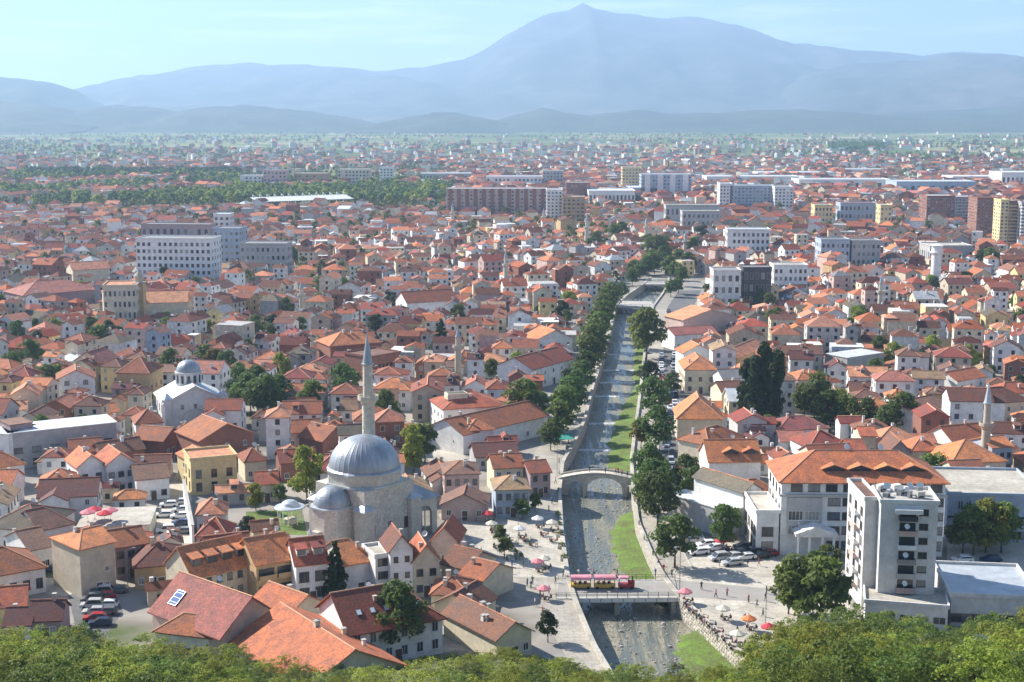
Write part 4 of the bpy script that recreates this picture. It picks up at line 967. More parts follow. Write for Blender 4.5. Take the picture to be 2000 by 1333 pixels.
# --- municipality hotel with orange roof and four gabled dormers ----
o, rf = H((1527,938),(1847,940), 16, 16, 4.2, hl=True, hr=True, wall='white', roof='orange', win=None, door=False, chim=0, name='hotel_building', cat='building', over=1.0,
          label='long white hotel with orange hipped roof and four dark gabled dormers', anch='orange-roofed hotel')
W, D = o['W'], o['D']
for k in range(4): dormer(rf, W, D, 16, 4.2, -W*.17+k*W*.163, w=4.6, dh=.35, y=-D/2*.72, rc='orange', wm='wall_dark')
for z, hh in ((1.2,2.0),(4.6,1.7),(7.6,1.7),(10.6,1.7)):
    add_windows(o, W, D, 'f', 1, 8, 2.6, hh, z, 3, 'frame_dark', 2, x0=-W*.22, x1=W*.5)
add_windows(o, W, D, 'f', 1, 9, 2.4, 1.6, 13.6, 3, 'frame_dark', 1, x0=-W*.46, x1=W*.5)
add_windows(o, W, D, 'l', 4, 4, 1.8, 1.8, 2, 3.4, 'frame_dark', 1)
mb = MB(); mb.box(-W/2-.4,W/2+.4,-D/2-.5,-D/2,12.6,13.1); mb.box(-W/2-.4,W/2+.4,-D/2-.5,-D/2,15.5,15.95); mb.build('balcony_slab', M['wall_grey'], o)
mb = MB(); mb.box(-W*.46,-W*.25,-D/2-.3,-D/2,5.2,12.4); mb.build('glazed_bay', M['wall_grey'], o)
add_windows(o, W, D+.64, 'f', 2, 2, 3.0, 2.0, 4.6, 3.0, 'frame_white', 3, x0=-W*.46, x1=-W*.26)
po = empty('portico', (-W*.30,-D/2-2.2,0)); po.parent = o
mb = MB(); mb.box(-4.2,4.2,-2,2,5.2,5.8); mb.add([(-4.4,-2.1,5.8),(4.4,-2.1,5.8),(0,-2.1,7.4),(-4.4,2.1,5.8),(4.4,2.1,5.8),(0,2.1,7.4)],[(0,1,2),(5,4,3),(2,5,3,0),(4,5,2,1)]); mb.build('pediment', M['wall_white'], po)
for x in (-3.6,-1.3,1.3,3.6): mb = MB(); mb.bar((x,-1.6,0),(x,-1.6,5.2),.32,10,.27); mb.build('column', M['white_paint'], po)
for u in (-.1,.25): sat_dish((o.location.x+u*20, o.location.y+1, 19.4), .5, 1.6)
# left wing of the hotel
H((1478,1003),(1522,1003), 9, 14, 0, wall='white', roof='paving_pale', win=(2,1), left=(2,4), parapet=True, door=False, name='hotel_wing', cat='building', ww=2.4, wh=2.0, fr='frame_dark', label='white two-storey wing with pale roof terrace joining the orange-roofed hotel')
H((1452,962),(1487,955), 9.5, 16, 1.6, axis='y', wall='white', roof='olive', win=None, door=False, chim=0, name='hall_building', cat='building', label='hall with broad grey-brown roof beside the orange-roofed hotel')
H((1418,1000),(1452,992), 6, 18, 0, wall='grey', roof='pale', win=None, door=False, name='hall_building', cat='building', label='narrow hall with pale bluish metal roof left of the grey-brown roof')
H((1383,990),(1418,990), 4.5, 12, 0, wall='cream', roof='paving_pale', win=(1,3), door=False, name='shop_building', cat='building', label='low shop with flat beige roof beside the riverside road')
# --- white tower block ------------------------------------------------
o, rf = H((1721,983),(1833,986), 21, 9.5, 0, wall='tower', roof='concrete', win=None, parapet=True, door=False, name='tower_block', cat='building', label='tall grey-white tower block with cluttered flat roof and stacked balconies', anch='white tower block')
W, D = o['W'], o['D']
add_windows(o, W, D, 'f', 6, 1, 1.6, 1.2, 5.6, 2.65, 'frame_dark', 1, x0=W*.18, x1=W*.34)
for k in range(6):
    z = 4.6+2.65*k; ba = empty('balcony', (-W*.02,-D/2,z)); ba.parent = o
    mb = MB(); mb.box(-1.6,1.6,-1.1,0,0,.14); mb.build('balcony_slab', M['concrete'], ba)
    mb = MB(); mb.box(-1.6,1.6,-1.1,-1.04,.14,1.0); mb.box(-1.6,-1.54,-1.04,0,.14,1.0); mb.box(1.54,1.6,-1.04,0,.14,1.0); mb.build('railing', M[['wall_mauve','wall_grey','metal_grey','wall_white','wall_pinkish','metal_dark'][k]], ba)
    mb = MB(); mb.box(-1.4,1.4,-.03,0,.15,2.3); mb.build('pane', M['pane'], ba)
    if k % 2 == 0: sat_dish((o.location.x-W*.12, o.location.y-D/2-1.1, z+.9), rnd.uniform(-.4,.4), 1.1)
mb = MB(); mb.box(-2.4,2.4,-1.4,0,19.4,20.2); put('awning', mb.mesh('awning', M['white_paint']), o, (-W*.02,-D/2,0))
for k in range(9):
    x, y = rnd.uniform(-W*.4,W*.4), rnd.uniform(-D*.3,D*.35); mb = MB(); s = rnd.uniform(.4,.9); mb.box(-s,s,-s*.6,s*.6,0,rnd.uniform(.6,1.5)); mb.box(-s*.7,s*.7,-s*.65,-s*.6,.15,.5,1)
    q = put('air_conditioner', mb.mesh('air_conditioner', [M[rnd.choice(['white_paint','metal_grey','concrete'])], M['metal_dark']]), None, (o.location.x+x, o.location.y+y, 21.25), rnd.uniform(0,1)); q['category'] = 'air conditioner'; q['group'] = 'roof plant on the tower block'; AUTO.append((q,'boxy rooftop cooling unit on the tower block','cooling unit'))
for u in (-.3,.1,.3): sat_dish((o.location.x+u*W, o.location.y+1.5, 21.25), rnd.uniform(-1,1), 1.5)
o2, rf2 = H((1690,978),(1717,978), 20.6, 13, 0, wall='tower', roof='dull', win=None, door=False, name='tower_block', cat='building', parapet=True, label='narrower shaft of the tower block with sunlit balcony side and brown roof')
add_windows(o2, o2['W'], o2['D'], 'l', 6, 3, 1.6, 1.6, 3.5, 2.75, 'frame_dark', 1)
for k in range(6):
    z = 3.0+2.75*k; ba = empty('balcony', (-o2['W']/2,-o2['D']*.1,z), -math.pi/2); ba.parent = o2
    mb = MB(); mb.box(-1.8,1.8,-1.0,0,0,.14); mb.box(-1.8,1.8,-1.0,-.94,.14,1.0); mb.build('balcony_slab', M['wall_white'] if k%2 else M['wall_pinkish'], ba)
H((1690,1178),(1852,1190), 4, 9, 0, wall='white', roof='paving_pale', win=(1,5), ww=2.2, parapet=True, door=False, name='low_annex', cat='building', label='low flat-roofed white annex at the foot of the tower block')
H((1858,1165),(2030,1172), 5.5, 18, 0, wall='tower', roof='lead_pale', win=(1,8), ww=2.0, wh=1.6, z0=2.4, parapet=True, door=False, name='flat_building', cat='building', fr='frame_dark', label='low building with wide blue-grey flat roof and dark window row', anch='blue-grey flat roof')
o, rf = H((1852,968),(2040,972), 10, 22, 0, wall='blue', roof='paving_pale', win=(1,9), ww=2.4, wh=1.6, z0=.8, parapet=True, door=False, name='commercial_building', cat='building', fr='frame_dark', label='long blue-grey commercial building with pale flat roof and dark louvre strip')
for k in range(16): mb = MB(); mb.box(-.12,.12,-.12,0,0,1.5+.3*math.sin(k*2.1)); put('lettering', mb.mesh('lettering', M['metal_dark']), o, (-o['W']*.38+k*.55,-11.0,7.0+.2*math.cos(k*1.7)))  # plain dark strokes stand for unreadable lettering on the facade
mb = MB(); mb.box(-o['W']/2,o['W']/2,-.25,0,5.2,5.6); put('canopy', mb.mesh('canopy', M['metal_dark']), o, (0,-11,0))
# --- Orthodox church with drum and lead dome --------------------------
A, B = (322,788),(440,779)
o, rf = H(A, B, 9.5, 17, 4.2, axis='y', wall='tower', roof='pale', win=None, chim=0, door=False, name='church', cat='church', over=.7, label='pale stone church with pale gabled roof and columned dome drum', anch='domed church')
W, D = o['W'], o['D']
mb = MB(); mb.lathe([(3.5,12.5),(3.5,16.0),(3.9,16.0),(3.9,16.4),(3.3,16.5)], 24); dr = mb.build('drum', M['wall_tower'], o, (0,1.5,0))
for k in range(12): a = k*math.pi/6+.1; mb = MB(); mb.bar((3.62*math.cos(a),3.62*math.sin(a),13.0),(3.62*math.cos(a),3.62*math.sin(a),15.9),.22,7); mb.build('column', M['white_paint'], dr)
for k in range(12): a = k*math.pi/6+.1+math.pi/12; mb = MB(); mb.box(-.38,.38,-.05,.02,13.3,15.5); put('pane', mb.mesh('pane', M['pane']), dr, (3.5*math.cos(a),3.5*math.sin(a),0), a+math.pi/2)
mb = MB(); mb.lathe([(3.45*math.cos(t)+.01,16.45+3.3*math.sin(t)) for t in [k*math.pi/2/10 for k in range(11)]], 36, rib=3, ribr=.04); mb.build('dome', M['lead'], dr)
mb = MB(); mb.bar((0,0,19.7),(0,0,21.6),.07,5); mb.box(-.5,.5,-.05,.05,20.8,20.95); mb.build('cross', M['metal_grey'], dr)
mb = MB(); kk = 14
for i in range(kk):
    t0, t1 = math.pi*i/kk, math.pi*(i+1)/kk; r0, r1 = 3.2, 3.8
    mb.add([(-r0*math.cos(t0),-.25,5+r0*.6*math.sin(t0)),(-r1*math.cos(t0),-.25,5+r1*.6*math.sin(t0)),(-r1*math.cos(t1),-.25,5+r1*.6*math.sin(t1)),(-r0*math.cos(t1),-.25,5+r0*.6*math.sin(t1)),
            (-r0*math.cos(t0),.02,5+r0*.6*math.sin(t0)),(-r1*math.cos(t0),.02,5+r1*.6*math.sin(t0)),(-r1*math.cos(t1),.02,5+r1*.6*math.sin(t1)),(-r0*math.cos(t1),.02,5+r0*.6*math.sin(t1))],[(0,1,2,3),(1,5,6,2),(0,3,7,4)])
put('arch_moulding', mb.mesh('arch_moulding', M['lead_pale']), o, (0,-D/2,0))
add_windows(o, W, D, 'f', 1, 3, .8, 1.2, 7.4, 3, 'frame_dark', 0, x0=-W*.32, x1=W*.32); add_windows(o, W, D, 'l', 2, 4, 1, 2, 2, 3.6, 'frame_dark', 0)
# hexagonal side towers of the church front
for s in (-1,1):
    mb = MB(); mb.prism([(s*W*.46+1.5*math.cos(k*math.pi/3), -D*.46+1.5*math.sin(k*math.pi/3)) for k in range(6)], 0, 10.4); tw = mb.build('corner_tower', M['wall_tower'], o)
    mb = MB(); mb.lathe([(1.8,10.4),(.05,12.2)],6,c=(s*W*.46,-D*.46)); mb.build('tower_roof', M['roof_pale'], tw)
# ------------------------------------------------------------------ named town houses, near to far
o, rf = H((431,1243),(548,1203), 5.5, 19, 5.0, axis='y', wall='pinkish', roof='pink', win=(1,2), chim=0, label='large pink-roofed house with solar panel and white chimney side', anch='pink-roofed house', over=.7)
W, D = o['W'], o['D']
sp = MB(); sp.box(-1.5,1.5,-1.1,1.1,0,.12); sp.box(-1.4,1.4,-1.0,1.0,.12,.14,1); q = put('solar_panel', sp.mesh('solar_panel', [M['metal_grey'], M['solar']]), rf, (-W*.30, D*.30, 5.5+.22+5.0*(1-.60)+.12)); q.rotation_euler = (0, -math.atan2(5.0, W/2), 0)
for k in (-.5,0,.5): mb = MB(); mb.box(k*1.9-.02,k*1.9+.02,-1.0,1.0,.14,.17); mb.build('panel_rib', M['metal_grey'], q)
H((303,1232),(425,1246), 4.6, 7, 2.0, hl=True, hr=True, wall='white', roof='rust', win=(1,2), chim=2, label='white annex with orange-red roof and tall chimney before the pink-roofed house')
H((-40,1130),(88,1107), 5, 13, 3.2, wall='white', roof='rust', hr=True, win=(1,5), ww=1.3, wh=2.0, fr='frame_dark', chim=0, label='white building with rusty roof and tall dark windows behind car park', anch='rust-roofed white building')
H((58,1075),(101,1066), 5, 12, 2.4, wall='white', roof='dull', win=(1,2), chim=1, label='white house with dull brown roof and pale gable ridge behind the car park')
H((-30,1030),(77,1036), 5, 15, 3.0, hl=True, hr=True, wall='white', roof='olive', win=(1,4), chim=0, label='wide house under a dusty grey-brown hipped roof by the pale terrace')
H((78,1036),(144,1022), 5, 12, 2.8, hr=True, wall='white', roof='dull', win=(1,3), chim=0, fr='frame_dark', label='white single-storey wing with dusty pinkish-brown roof and dark windows')
H((155,1074),(223,1058), 9.5, 11, 1.8, hl=True, wall='beige', roof='orange', win=(3,2), skip=((0,0),(1,0),(2,0),(2,1)), ww=.8, wh=1.0, chim=1, label='tall plain beige house with orange terrace roof and blank wall', anch='tall beige house')
H((224,1070),(287,1060), 6.5, 9, 2.2, wall='mauve', roof='rust', win=(2,3), ww=1.4, fr='frame_dark', chim=1, label='shaded mauve house with arched balcony beside the tall beige house')
H((262,1108),(362,1100), 4.6, 11, 2.8, hl=True, hr=True, wall='ochre', roof='brown', win=(1,4), chim=2, label='low ochre house with brown hipped roof and timber front')
H((55,1212),(118,1210), 3.6, 7, 2.2, wall='mauve', roof='maroon', win=(1,2), chim=1, label='small maroon-roofed shed at the edge of the slope by the car park')
H((8,1222),(58,1220), 3.2, 7, 1.8, wall='white', roof='maroon', win=(1,1), chim=1, label='low dark-roofed cottage half hidden by the slope, beside maroon-roofed shed')
H((384,1046),(443,1046), 5, 8, 2.6, hl=True, hr=True, wall='pinkish', roof='red', win=(2,2), chim=1, label='small pink house with red pyramid roof by white wall')
H((384,1005),(440,1003), 4.5, 8, 2.4, hl=True, hr=True, wall='white', roof='salmon', win=(1,3), chim=1, label='white cottage with salmon hipped roof behind the small pink house')
H((405,1078),(490,1068), 4.5, 7, 2.0, wall='white', roof='rust', win=None, door=False, chim=2, label='low rust-roofed building along the lawn edge, left of the dormer row')
# dormer row
o, rf = H((377,1128),(498,1100), 6.0, 11, 4.2, wall='cream', roof='orange', win=(2,6), chim=0, label='cream row house with orange roof and four slanting shed dormers', anch='dormer row', fr='frame_dark')
for k in range(4): dormer(rf, o['W'], o['D'], 6.0, 4.2, -o['W']*.36+k*o['W']*.24, 2.0, 1.4, gable=False, rc='orange', wm='wall_dark')
o, rf = H((500,1103),(576,1090), 7.4, 11, 3.4, wall='ochre', roof='orange', win=(1,2), chim=1, label='orange-roofed house with two storeys of deep dark balconies')
for k in range(2):
    for j in (-1,1):
        mb = MB(); mb.box(-o['W']*.2,o['W']*.2,-.05,0,0,2.0); put('balcony_shade_panel', mb.mesh('balcony_shade_panel', M['pane']), o, (j*o['W']*.24,-o['D']/2-.02,1.0+k*3.3))  # flat dark panel, its colour stands for the shade inside the balcony
        mb = MB(); mb.box(-o['W']*.22,o['W']*.22,-1.0,-.06,-.15,0); mb.box(-o['W']*.22,o['W']*.22,-1.0,-.94,0,.9); put('balcony', mb.mesh('balcony', M['wall_ochre']), o, (j*o['W']*.24,-o['D']/2,1.0+k*3.3))
o, rf = H((578,1104),(640,1097), 7.6, 10, 3.4, wall='white', roof='orange', win=(2,2), ww=1.9, wh=2.1, fr='frame_dark', chim=1, label='white house with orange roof and two white dormers behind the spruce')
for u in (-.26,.26): dormer(rf, o['W'], o['D'], 7.6, 3.4, u*o['W'], 1.9, 1.2, gable=False, rc='red')
H((672,1104),(735,1093), 6.2, 11, 3.0, hr=True, wall='white', roof='orange', win=(2,2), skip=((0,0),(1,0),(1,1)), chim=1, label='orange-roofed white house with blank wall right of the spruce')
H((762,1076),(806,1072), 9.6, 8, 2.6, axis='y', wall='white', roof='brown', win=(3,2), ww=.9, wh=1.1, fr='frame_dark', chim=1, label='tall narrow white house with brown gabled roof below the great mosque', anch='tall narrow white house')
H((733,1090),(762,1086), 7.8, 7, 0, wall='white', roof='paving_pale', win=(3,1), ww=2.0, wh=1.5, fr='frame_dark', chim=0, parapet=True, label='white balcony wing with roof terrace left of the tall narrow house')
H((807,1096),(858,1092), 7.2, 8, 2.8, axis='y', wall='cream', roof='orange', win=(2,2), ww=1.3, fr='frame_dark', chim=1, label='half-timbered cream house with steep orange gable below the mosque', anch='half-timbered house')
H((842,1056),(893,1058), 5.2, 9, 2.8, axis='y', wall='pinkish', roof='orange', win=(1,2), chim=0, label='small gabled house with bright orange edge just before the mosque porch')
H((862,1100),(912,1112), 4.6, 9, 2.2, wall='cream', roof='brown', win=(1,3), chim=2, label='brown-roofed house stepping down to the street past half-timbered house')
H((898,1122),(944,1134), 4.2, 9, 2.0, wall='cream', roof='rust', win=(1,2), chim=1, label='low rust-roofed corner house at the bend of the street')
H((842,1160),(915,1162), 4.2, 8, 2.0, hl=True, hr=True, wall='cream', roof='rust', win=(1,2), chim=3, label='small house with rust hipped roof and three chimneys right of skylight roof')
H((926,1192),(968,1166), 4.0, 8, 2.2, wall='cream', roof='brown', win=(1,2), chim=2, label='brown-roofed house at the top of the stepped street row')
H((970,1250),(1038,1232), 4.2, 16, 2.2, axis='y', wall='cream', roof='brown', win=(1,3), chim=4, label='long brown-roofed row with white chimneys along the street to the bridge', anch='long brown-roofed row')
o, rf = H((682,1236),(864,1203), 6.6, 14, 4.4, hr=True, wall='white', roof='rust', win=(2,6), ww=1.2, wh=1.8, chim=1, label='large white building with rust-red roof and row of five skylights', anch='skylight-roofed building', over=.8)
W, D = o['W'], o['D']
for k in range(5):
    sk = MB(); sk.box(-.5,.5,-.65,.65,0,.14); sk.box(-.36,.36,-.5,.5,.14,.16,1); u = -W*.33+k*W*.145+(W*.05 if k==4 else 0); y = -D*.30
    q = put('skylight', sk.mesh('skylight', [M['frame_dark'], mat('skylight_glass', (.75,.80,.85), .1, .05, spec=.8)]), rf, (u,y,roof_z(u,y,W,D,6.6,4.4,'x'))); q.rotation_euler = (math.atan2(4.4,D/2),0,0)
o, rf = H((590,1352),(790,1300), 4.2, 25, 4.6, axis='y', wall='cream', roof='orange', win=None, door=False, chim=3, label='broad salmon-orange roof with pale ridge at the foot of the slope', anch='broad orange roof', over=.6)
H((488,1178),(560,1205), 4.8, 9, 2.6, axis='x', wall='cream', roof='orange', win=None, door=False, chim=1, label='orange roof slab squeezed between the pink house and broad orange roof')
# pale terrace and parasols
H((150,1032),(292,1026), 3.4, 14, 0, wall='cream', roof='paving_pale', win=None, door=False, parapet=False, chim=0, name='terrace_building', cat='building', label='sunlit pale roof terrace with red parasols', anch='sunlit roof terrace')
mbw = MB(); a_, b_ = G(378,1072), G(360,978); wl_ = tag(empty('boundary_wall', a_, math.atan2(b_.y-a_.y,b_.x-a_.x)), 'tall plain white boundary wall along the narrow street', 'wall'); L_ = (b_-a_).length
mbw.box(0,L_,-.25,.25,-.1,5.0); mbw.build('wall_body', M['wall_white'], wl_); mbw = MB(); mbw.box(-.1,L_+.1,-.35,.35,5.0,5.15); mbw.build('coping', M['concrete'], wl_)
# left middle
o, rf = H((16,848),(227,826), 9.4, 11, 0, wall='grey', roof='pale', win=(2,6), ww=2.2, wh=1.6, z0=3.2, parapet=False, door=False, fr='frame_dark', name='school_building', cat='building', label='long light grey building with pale metal roof and paired dark windows', anch='long grey building')
H((20,832),(63,826), 11.0, 8, 0, wall='mauve', roof='dull', win=None, door=False, name='stair_block', cat='building', label='dark maroon rooftop stair block at the end of the long grey building')
H((-40,846),(16,850), 9.4, 12, 0, wall='white', roof='pale', win=(2,2), door=False, name='school_building', cat='building', label='white end block of the long grey building at the picture edge')
H((228,728),(291,729), 9.5, 13, 4.0, hl=True, hr=True, wall='ochre', roof='rust', win=(2,4), z0=3, ww=1.2, wh=1.3, fr='frame_dark', side=(2,3), chim=1, label='big ochre house with steep red pyramid roof left of the church', anch='ochre pyramid-roofed house')
H((112,742),(185,738), 8.5, 11, 2.6, axis='y', wall='white', roof='rust', win=(3,2), ww=1.5, fr='frame_dark', left=(3,2), chim=1, label='white three-storey house with balconies and rusty gable by the garden')
H((265,828),(318,824), 6.2, 9, 2.8, hl=True, hr=True, wall='white', roof='rust', win=(1,2), side=(1,2), chim=1, label='white house with rust hipped roof just before the church front')
H((22,772),(75,770), 8.5, 9, 2.2, axis='y', wall='cream', roof='salmon', win=(2,1), chim=2, label='cream house with salmon gable and roof dormer at the left edge')
H((0,803),(52,800), 6, 8, 1.8, wall='white', roof='salmon', win=(1,2), chim=3, label='low salmon-tiled roof with clustered chimneys before the cream house')
H((132,790),(184,786), 4.5, 7, 1.6, wall='cream', roof='orange', win=(1,3), chim=2, label='low orange-tiled house behind the long grey building')
H((165,812),(232,804), 4.5, 8, 1.8, wall='cream', roof='orange', win=(1,3), chim=1, label='second low orange-tiled house, right end of the long grey building')
H((372,901),(462,893), 8.5, 10, 0, wall='yellow', roof='salmon', win=(2,3), ww=1.4, wh=2.1, fr='frame_dark', parapet=True, left=(2,2), label='yellow corner house with dark arched windows and tiled terrace', anch='yellow corner house')
H((346,886),(372,901), 6.8, 8, 1.4, wall='yellow', roof='orange', win=(2,1), chim=1, label='sunlit yellow wing with small orange roof on the corner house')
H((152,913),(205,906), 7.4, 10, 2.4, axis='y', wall='white', roof='orange', win=(2,2), ww=1.4, fr='frame_dark', left=(2,2), chim=1, label='left one of the twin white gabled houses by the terrace', anch='twin gabled houses')
H((208,909),(263,902), 7.4, 10, 2.4, axis='y', wall='white', roof='orange', win=(2,3), ww=1.4, fr='frame_dark', chim=1, label='right one of the twin white gabled houses by the terrace')
H((266,938),(330,932), 5.2, 11, 2.2, wall='white', roof='dull', win=(1,3), ww=1.3, fr='frame_dark', chim=0, label='white house with grey-brown roof at the street mouth, right of twin gables')
H((72,952),(152,948), 5, 10, 2.8, hl=True, hr=True, wall='mauve', roof='orange', win=(1,3), side=(1,2), chim=1, label='low mauve house with wide orange pyramid roof')
H((-20,915),(47,905), 6, 9, 2.6, hr=True, wall='white', roof='orange', win=(1,3), chim=0, label='orange-roofed white house at the left edge below the long grey building')
H((-20,945),(22,945), 6, 8, 2.2, wall='white', roof='orange', win=(2,2), chim=1, label='bright orange roof at the very left edge, lower of the two')
H((137,885),(200,880), 5, 9, 2.4, wall='brick', roof='rust', win=(1,3), chim=1, label='brick cottage with rust roof behind the left twin gable')
H((200,888),(282,876), 5, 8, 2.2, wall='brick', roof='brown', win=(1,4), chim=1, label='long brown-roofed cottage behind the right twin gable')
H((318,862),(356,846), 5, 9, 2.4, axis='y', wall='brick', roof='rust', win=(1,2), chim=0, label='brick gable house with rusty roof across the lane before the church')
H((390,862),(495,846), 7, 14, 3.4, axis='y', hr=False, wall='brick', roof='rust', win=(2,3), chim=1, label='large dark brick gable house behind the yellow corner house')
H((478,902),(520,898), 5, 8, 2.2, hl=True, hr=True, wall='cream', roof='rust', win=(1,2), chim=1, label='small cream house with rust roof right of the yellow corner house')
H((500,946),(542,944), 4.5, 7, 2.0, wall='cream', roof='orange', win=(1,2), chim=1, label='low house with orange roof slab left of mosque garden tree')
H((560,846),(628,842), 4.6, 9, 2.4, wall='mauve', roof='rust', win=(1,3), chim=1, label='long rust-roofed house behind the pale yard wall')
H((548,905),(618,900), 5, 9, 2.2, wall='brick', roof='rust', win=(1,3), chim=1, label='rust-roofed house just behind the mosque garden tree')
H((630,862),(680,850), 5.5, 9, 2.8, axis='y', wall='brick', roof='rust', win=(1,2), chim=1, label='dark gabled house immediately behind and left of great dome')
# around the mosque, to the river
H((868,927),(936,925), 6.8, 10, 1.8, hl=True, hr=True, wall='pinkish', roof='dull', win=(2,4), ww=1.1, wh=1.4, fr='frame_dark', left=(2,3), chim=2, label='pinkish house with shallow brown roof and paired dark windows right of mosque', anch='pinkish hipped house')
H((862,986),(950,987), 3.6, 8, 2.4, axis='y', wall='pinkish', roof='dull', win=(1,3), chim=0, label='single-storey gabled cafe with pink parasols right of mosque porch', anch='gabled cafe')
H((968,957),(1034,955), 6.5, 9, 2.0, hl=True, hr=True, wall='blue', roof='tan', win=(2,4), fr='frame_dark', chim=1, label='blue-grey house with straw-coloured hipped roof facing the square', anch='straw-roofed house')
H((965,915),(1022,912), 6.5, 9, 2.2, wall='cream', roof='rust', win=(2,3), chim=3, label='rust-roofed house with chimneys behind the straw-roofed house')
H((1036,925),(1075,922), 6, 9, 1.8, wall='mauve', roof='rust', win=(2,2), fr='frame_dark', chim=1, label='narrow shaded house with rust roof beside the old bridge end')
o, rf = H((866,800),(985,792), 7.2, 15, 3.0, hl=True, hr=True, wall='white', roof='orange', win=(2,5), left=(2,4), chim=1, label='white inn with orange roof and framed rooftop skylight', anch='inn with rooftop skylight')
sk = MB(); sk.box(-3,3,-1.8,1.8,-1.0,.7); sk.box(-2.6,2.6,-1.4,1.4,.7,.74,1)
for k in range(3): sk.box(-2.6,2.6,-1.0+k*.9-.05,-1.0+k*.9+.05,.74,.84)
put('roof_light', sk.mesh('roof_light', [M['wall_cream'], M['pane']]), rf, (-o['W']*.2,-1.5,9.9))
H((905,850),(1070,812), 5.5, 14, 3.2, wall='white', roof='rust', win=(1,6), chim=1, label='long low building with sweeping rust roof right of the skylight inn')
H((912,842),(964,838), 6, 8, 2.0, hl=True, hr=True, wall='white', roof='orange', win=(1,2), ww=1.4, fr='frame_dark', chim=1, label='small white house with orange pyramid roof before the long rust roof')
H((728,760),(800,762), 6.5, 10, 2.6, hl=True, hr=True, wall='white', roof='orange', win=(2,3), chim=1, label='white house with orange hipped roof right of the tall minaret shaft')
H((645,676),(745,668), 9, 14, 3.6, hl=True, hr=True, wall='brick', roof='orange', win=(2,7), chim=2, name='bath_house', cat='building', label='wide building with bright orange multi-part roof left of the tall minaret', anch='wide orange roof')
H((722,700),(782,690), 8.5, 13, 0, wall='brick', roof='dull', win=(2,8), ww=1.1, wh=1.8, fr='frame_dark', parapet=True, door=False, name='ruined_building', cat='building', label='roofless dark brick ruin with rows of tall windows', anch='brick ruin')
H((795,592),(893,586), 8.5, 14, 4.0, hl=False, wall='white', roof='rust', win=(2,6), chim=1, label='large white house with rust-red roof in mid town', anch='large white mid-town house')
H((1048,665),(1118,660), 7, 12, 3.2, axis='y', wall='white', roof='orange', win=(2,4), chim=1, label='white gabled house with orange roof near the shaded riverbank trees', anch='orange gable by riverbank')
H((1040,722),(1120,700), 7, 14, 3.2, wall='white', roof='rust', win=(2,5), chim=1, label='long rust-roofed house slanting toward the riverbank trees')
H((1010,790),(1070,780), 6, 10, 2.6, hl=True, hr=True, wall='white', roof='rust', win=(2,3), chim=1, label='rust-roofed house beneath the spreading riverbank tree')
# right bank
o, rf = H((1385,902),(1486,900), 6.5, 11, 4.0, wall='white', roof='orange', win=(1,4), skip=((0,2),(0,3)), ww=1.3, wh=1.5, chim=0, label='white house with orange roof and two dark triangular gable dormers', anch='two-dormer house')
for u in (-.05,.33): dormer(rf, o['W'], o['D'], 6.5, 4.0, u*o['W'], 3.8, .5, y=-o['D']*.36, rc='orange', wm='wall_dark')
H((1323,817),(1411,818), 6.8, 14, 4.6, axis='y', hr=True, wall='beige', roof='orange', win=(1,2), skip=((0,0),(0,1)), chim=1, label='plain beige house with big bright orange hipped roof by the riverside road', anch='big orange-roofed house', hipk=.45)
H((1384,870),(1452,852), 5.5, 10, 2.8, hl=True, hr=True, wall='cream', roof='rust', win=(1,3), chim=2, label='rust-tiled house between the big orange roof and two-dormer house')
H((1338,722),(1399,722), 8, 16, 2.8, axis='y', hr=True, wall='cream', roof='orange', win=(2,3), left=(2,5), fr='frame_dark', chim=1, label='narrow riverside house with orange hipped roof and dormer', anch='narrow riverside house')
H((1335,690),(1395,688), 8, 9, 2.6, axis='y', wall='white', roof='orange', win=(2,3), chim=1, label='orange-gabled house directly behind the narrow riverside house')
H((1318,655),(1400,650), 6, 11, 2.0, wall='white', roof='pink', win=(1,5), chim=0, label='low building with raspberry pink roof by the riverside road')
H((1335,626),(1440,618), 9, 14, 3.4, axis='y', wall='pinkish', roof='salmon', win=(2,5), chim=1, label='large pinkish gable house with salmon roof edge near the upper bridge', anch='large pinkish gable')
H((1410,766),(1455,764), 5.5, 10, 2.2, wall='cream', roof='brown', win=(1,3), chim=1, label='low brown-roofed house left of the dark poplars')
H((1412,740),(1460,738), 7, 9, 2.0, wall='white', roof='grey', win=(2,3), chim=0, label='shaded white house with grey roof behind the brown-roofed house')
H((1440,700),(1495,676), 6.5, 9, 2.2, axis='x', wall='ochre', roof='salmon', win=(2,3), chim=0, label='ochre house with slanting salmon roof above the poplars')
H((1525,862),(1572,862), 5, 8, 1.8, wall='white', roof='pink', win=(1,2), chim=0, label='white-sided house with dusty pink roof left end behind the hotel')
H((1580,875),(1660,870), 6, 11, 3.0, hl=True, hr=True, wall='white', roof='red', win=(1,4), chim=1, label='red hipped house with chimneys behind the hotel roof')
H((1657,880),(1690,880), 8, 8, 1.8, wall='ochre', roof='orange', win=(2,1), chim=0, label='narrow bright orange house front behind the hotel roof')
H((1682,852),(1712,852), 8.5, 8, 1.4, wall='cream', roof='orange', win=(2,2), chim=1, label='tall narrow house with small orange roof behind the hotel')
H((1737,882),(1778,882), 7.5, 9, 2.6, axis='y', wall='mauve', roof='brown', win=(2,3), chim=0, label='brown-roofed house with sunlit orange flank behind the hotel')
H((1780,880),(1838,880), 6.5, 9, 2.6, hl=True, hr=True, wall='cream', roof='orange', win=(1,4), chim=1, label='orange hipped house left of the brown minaret')
H((1858,905),(1965,900), 6, 14, 3.8, hl=True, hr=True, wall='cream', roof='orange', win=(1,5), chim=0, name='small_mosque', cat='mosque', label='small mosque with orange hipped roof beside the brown minaret', anch='orange-roofed small mosque')
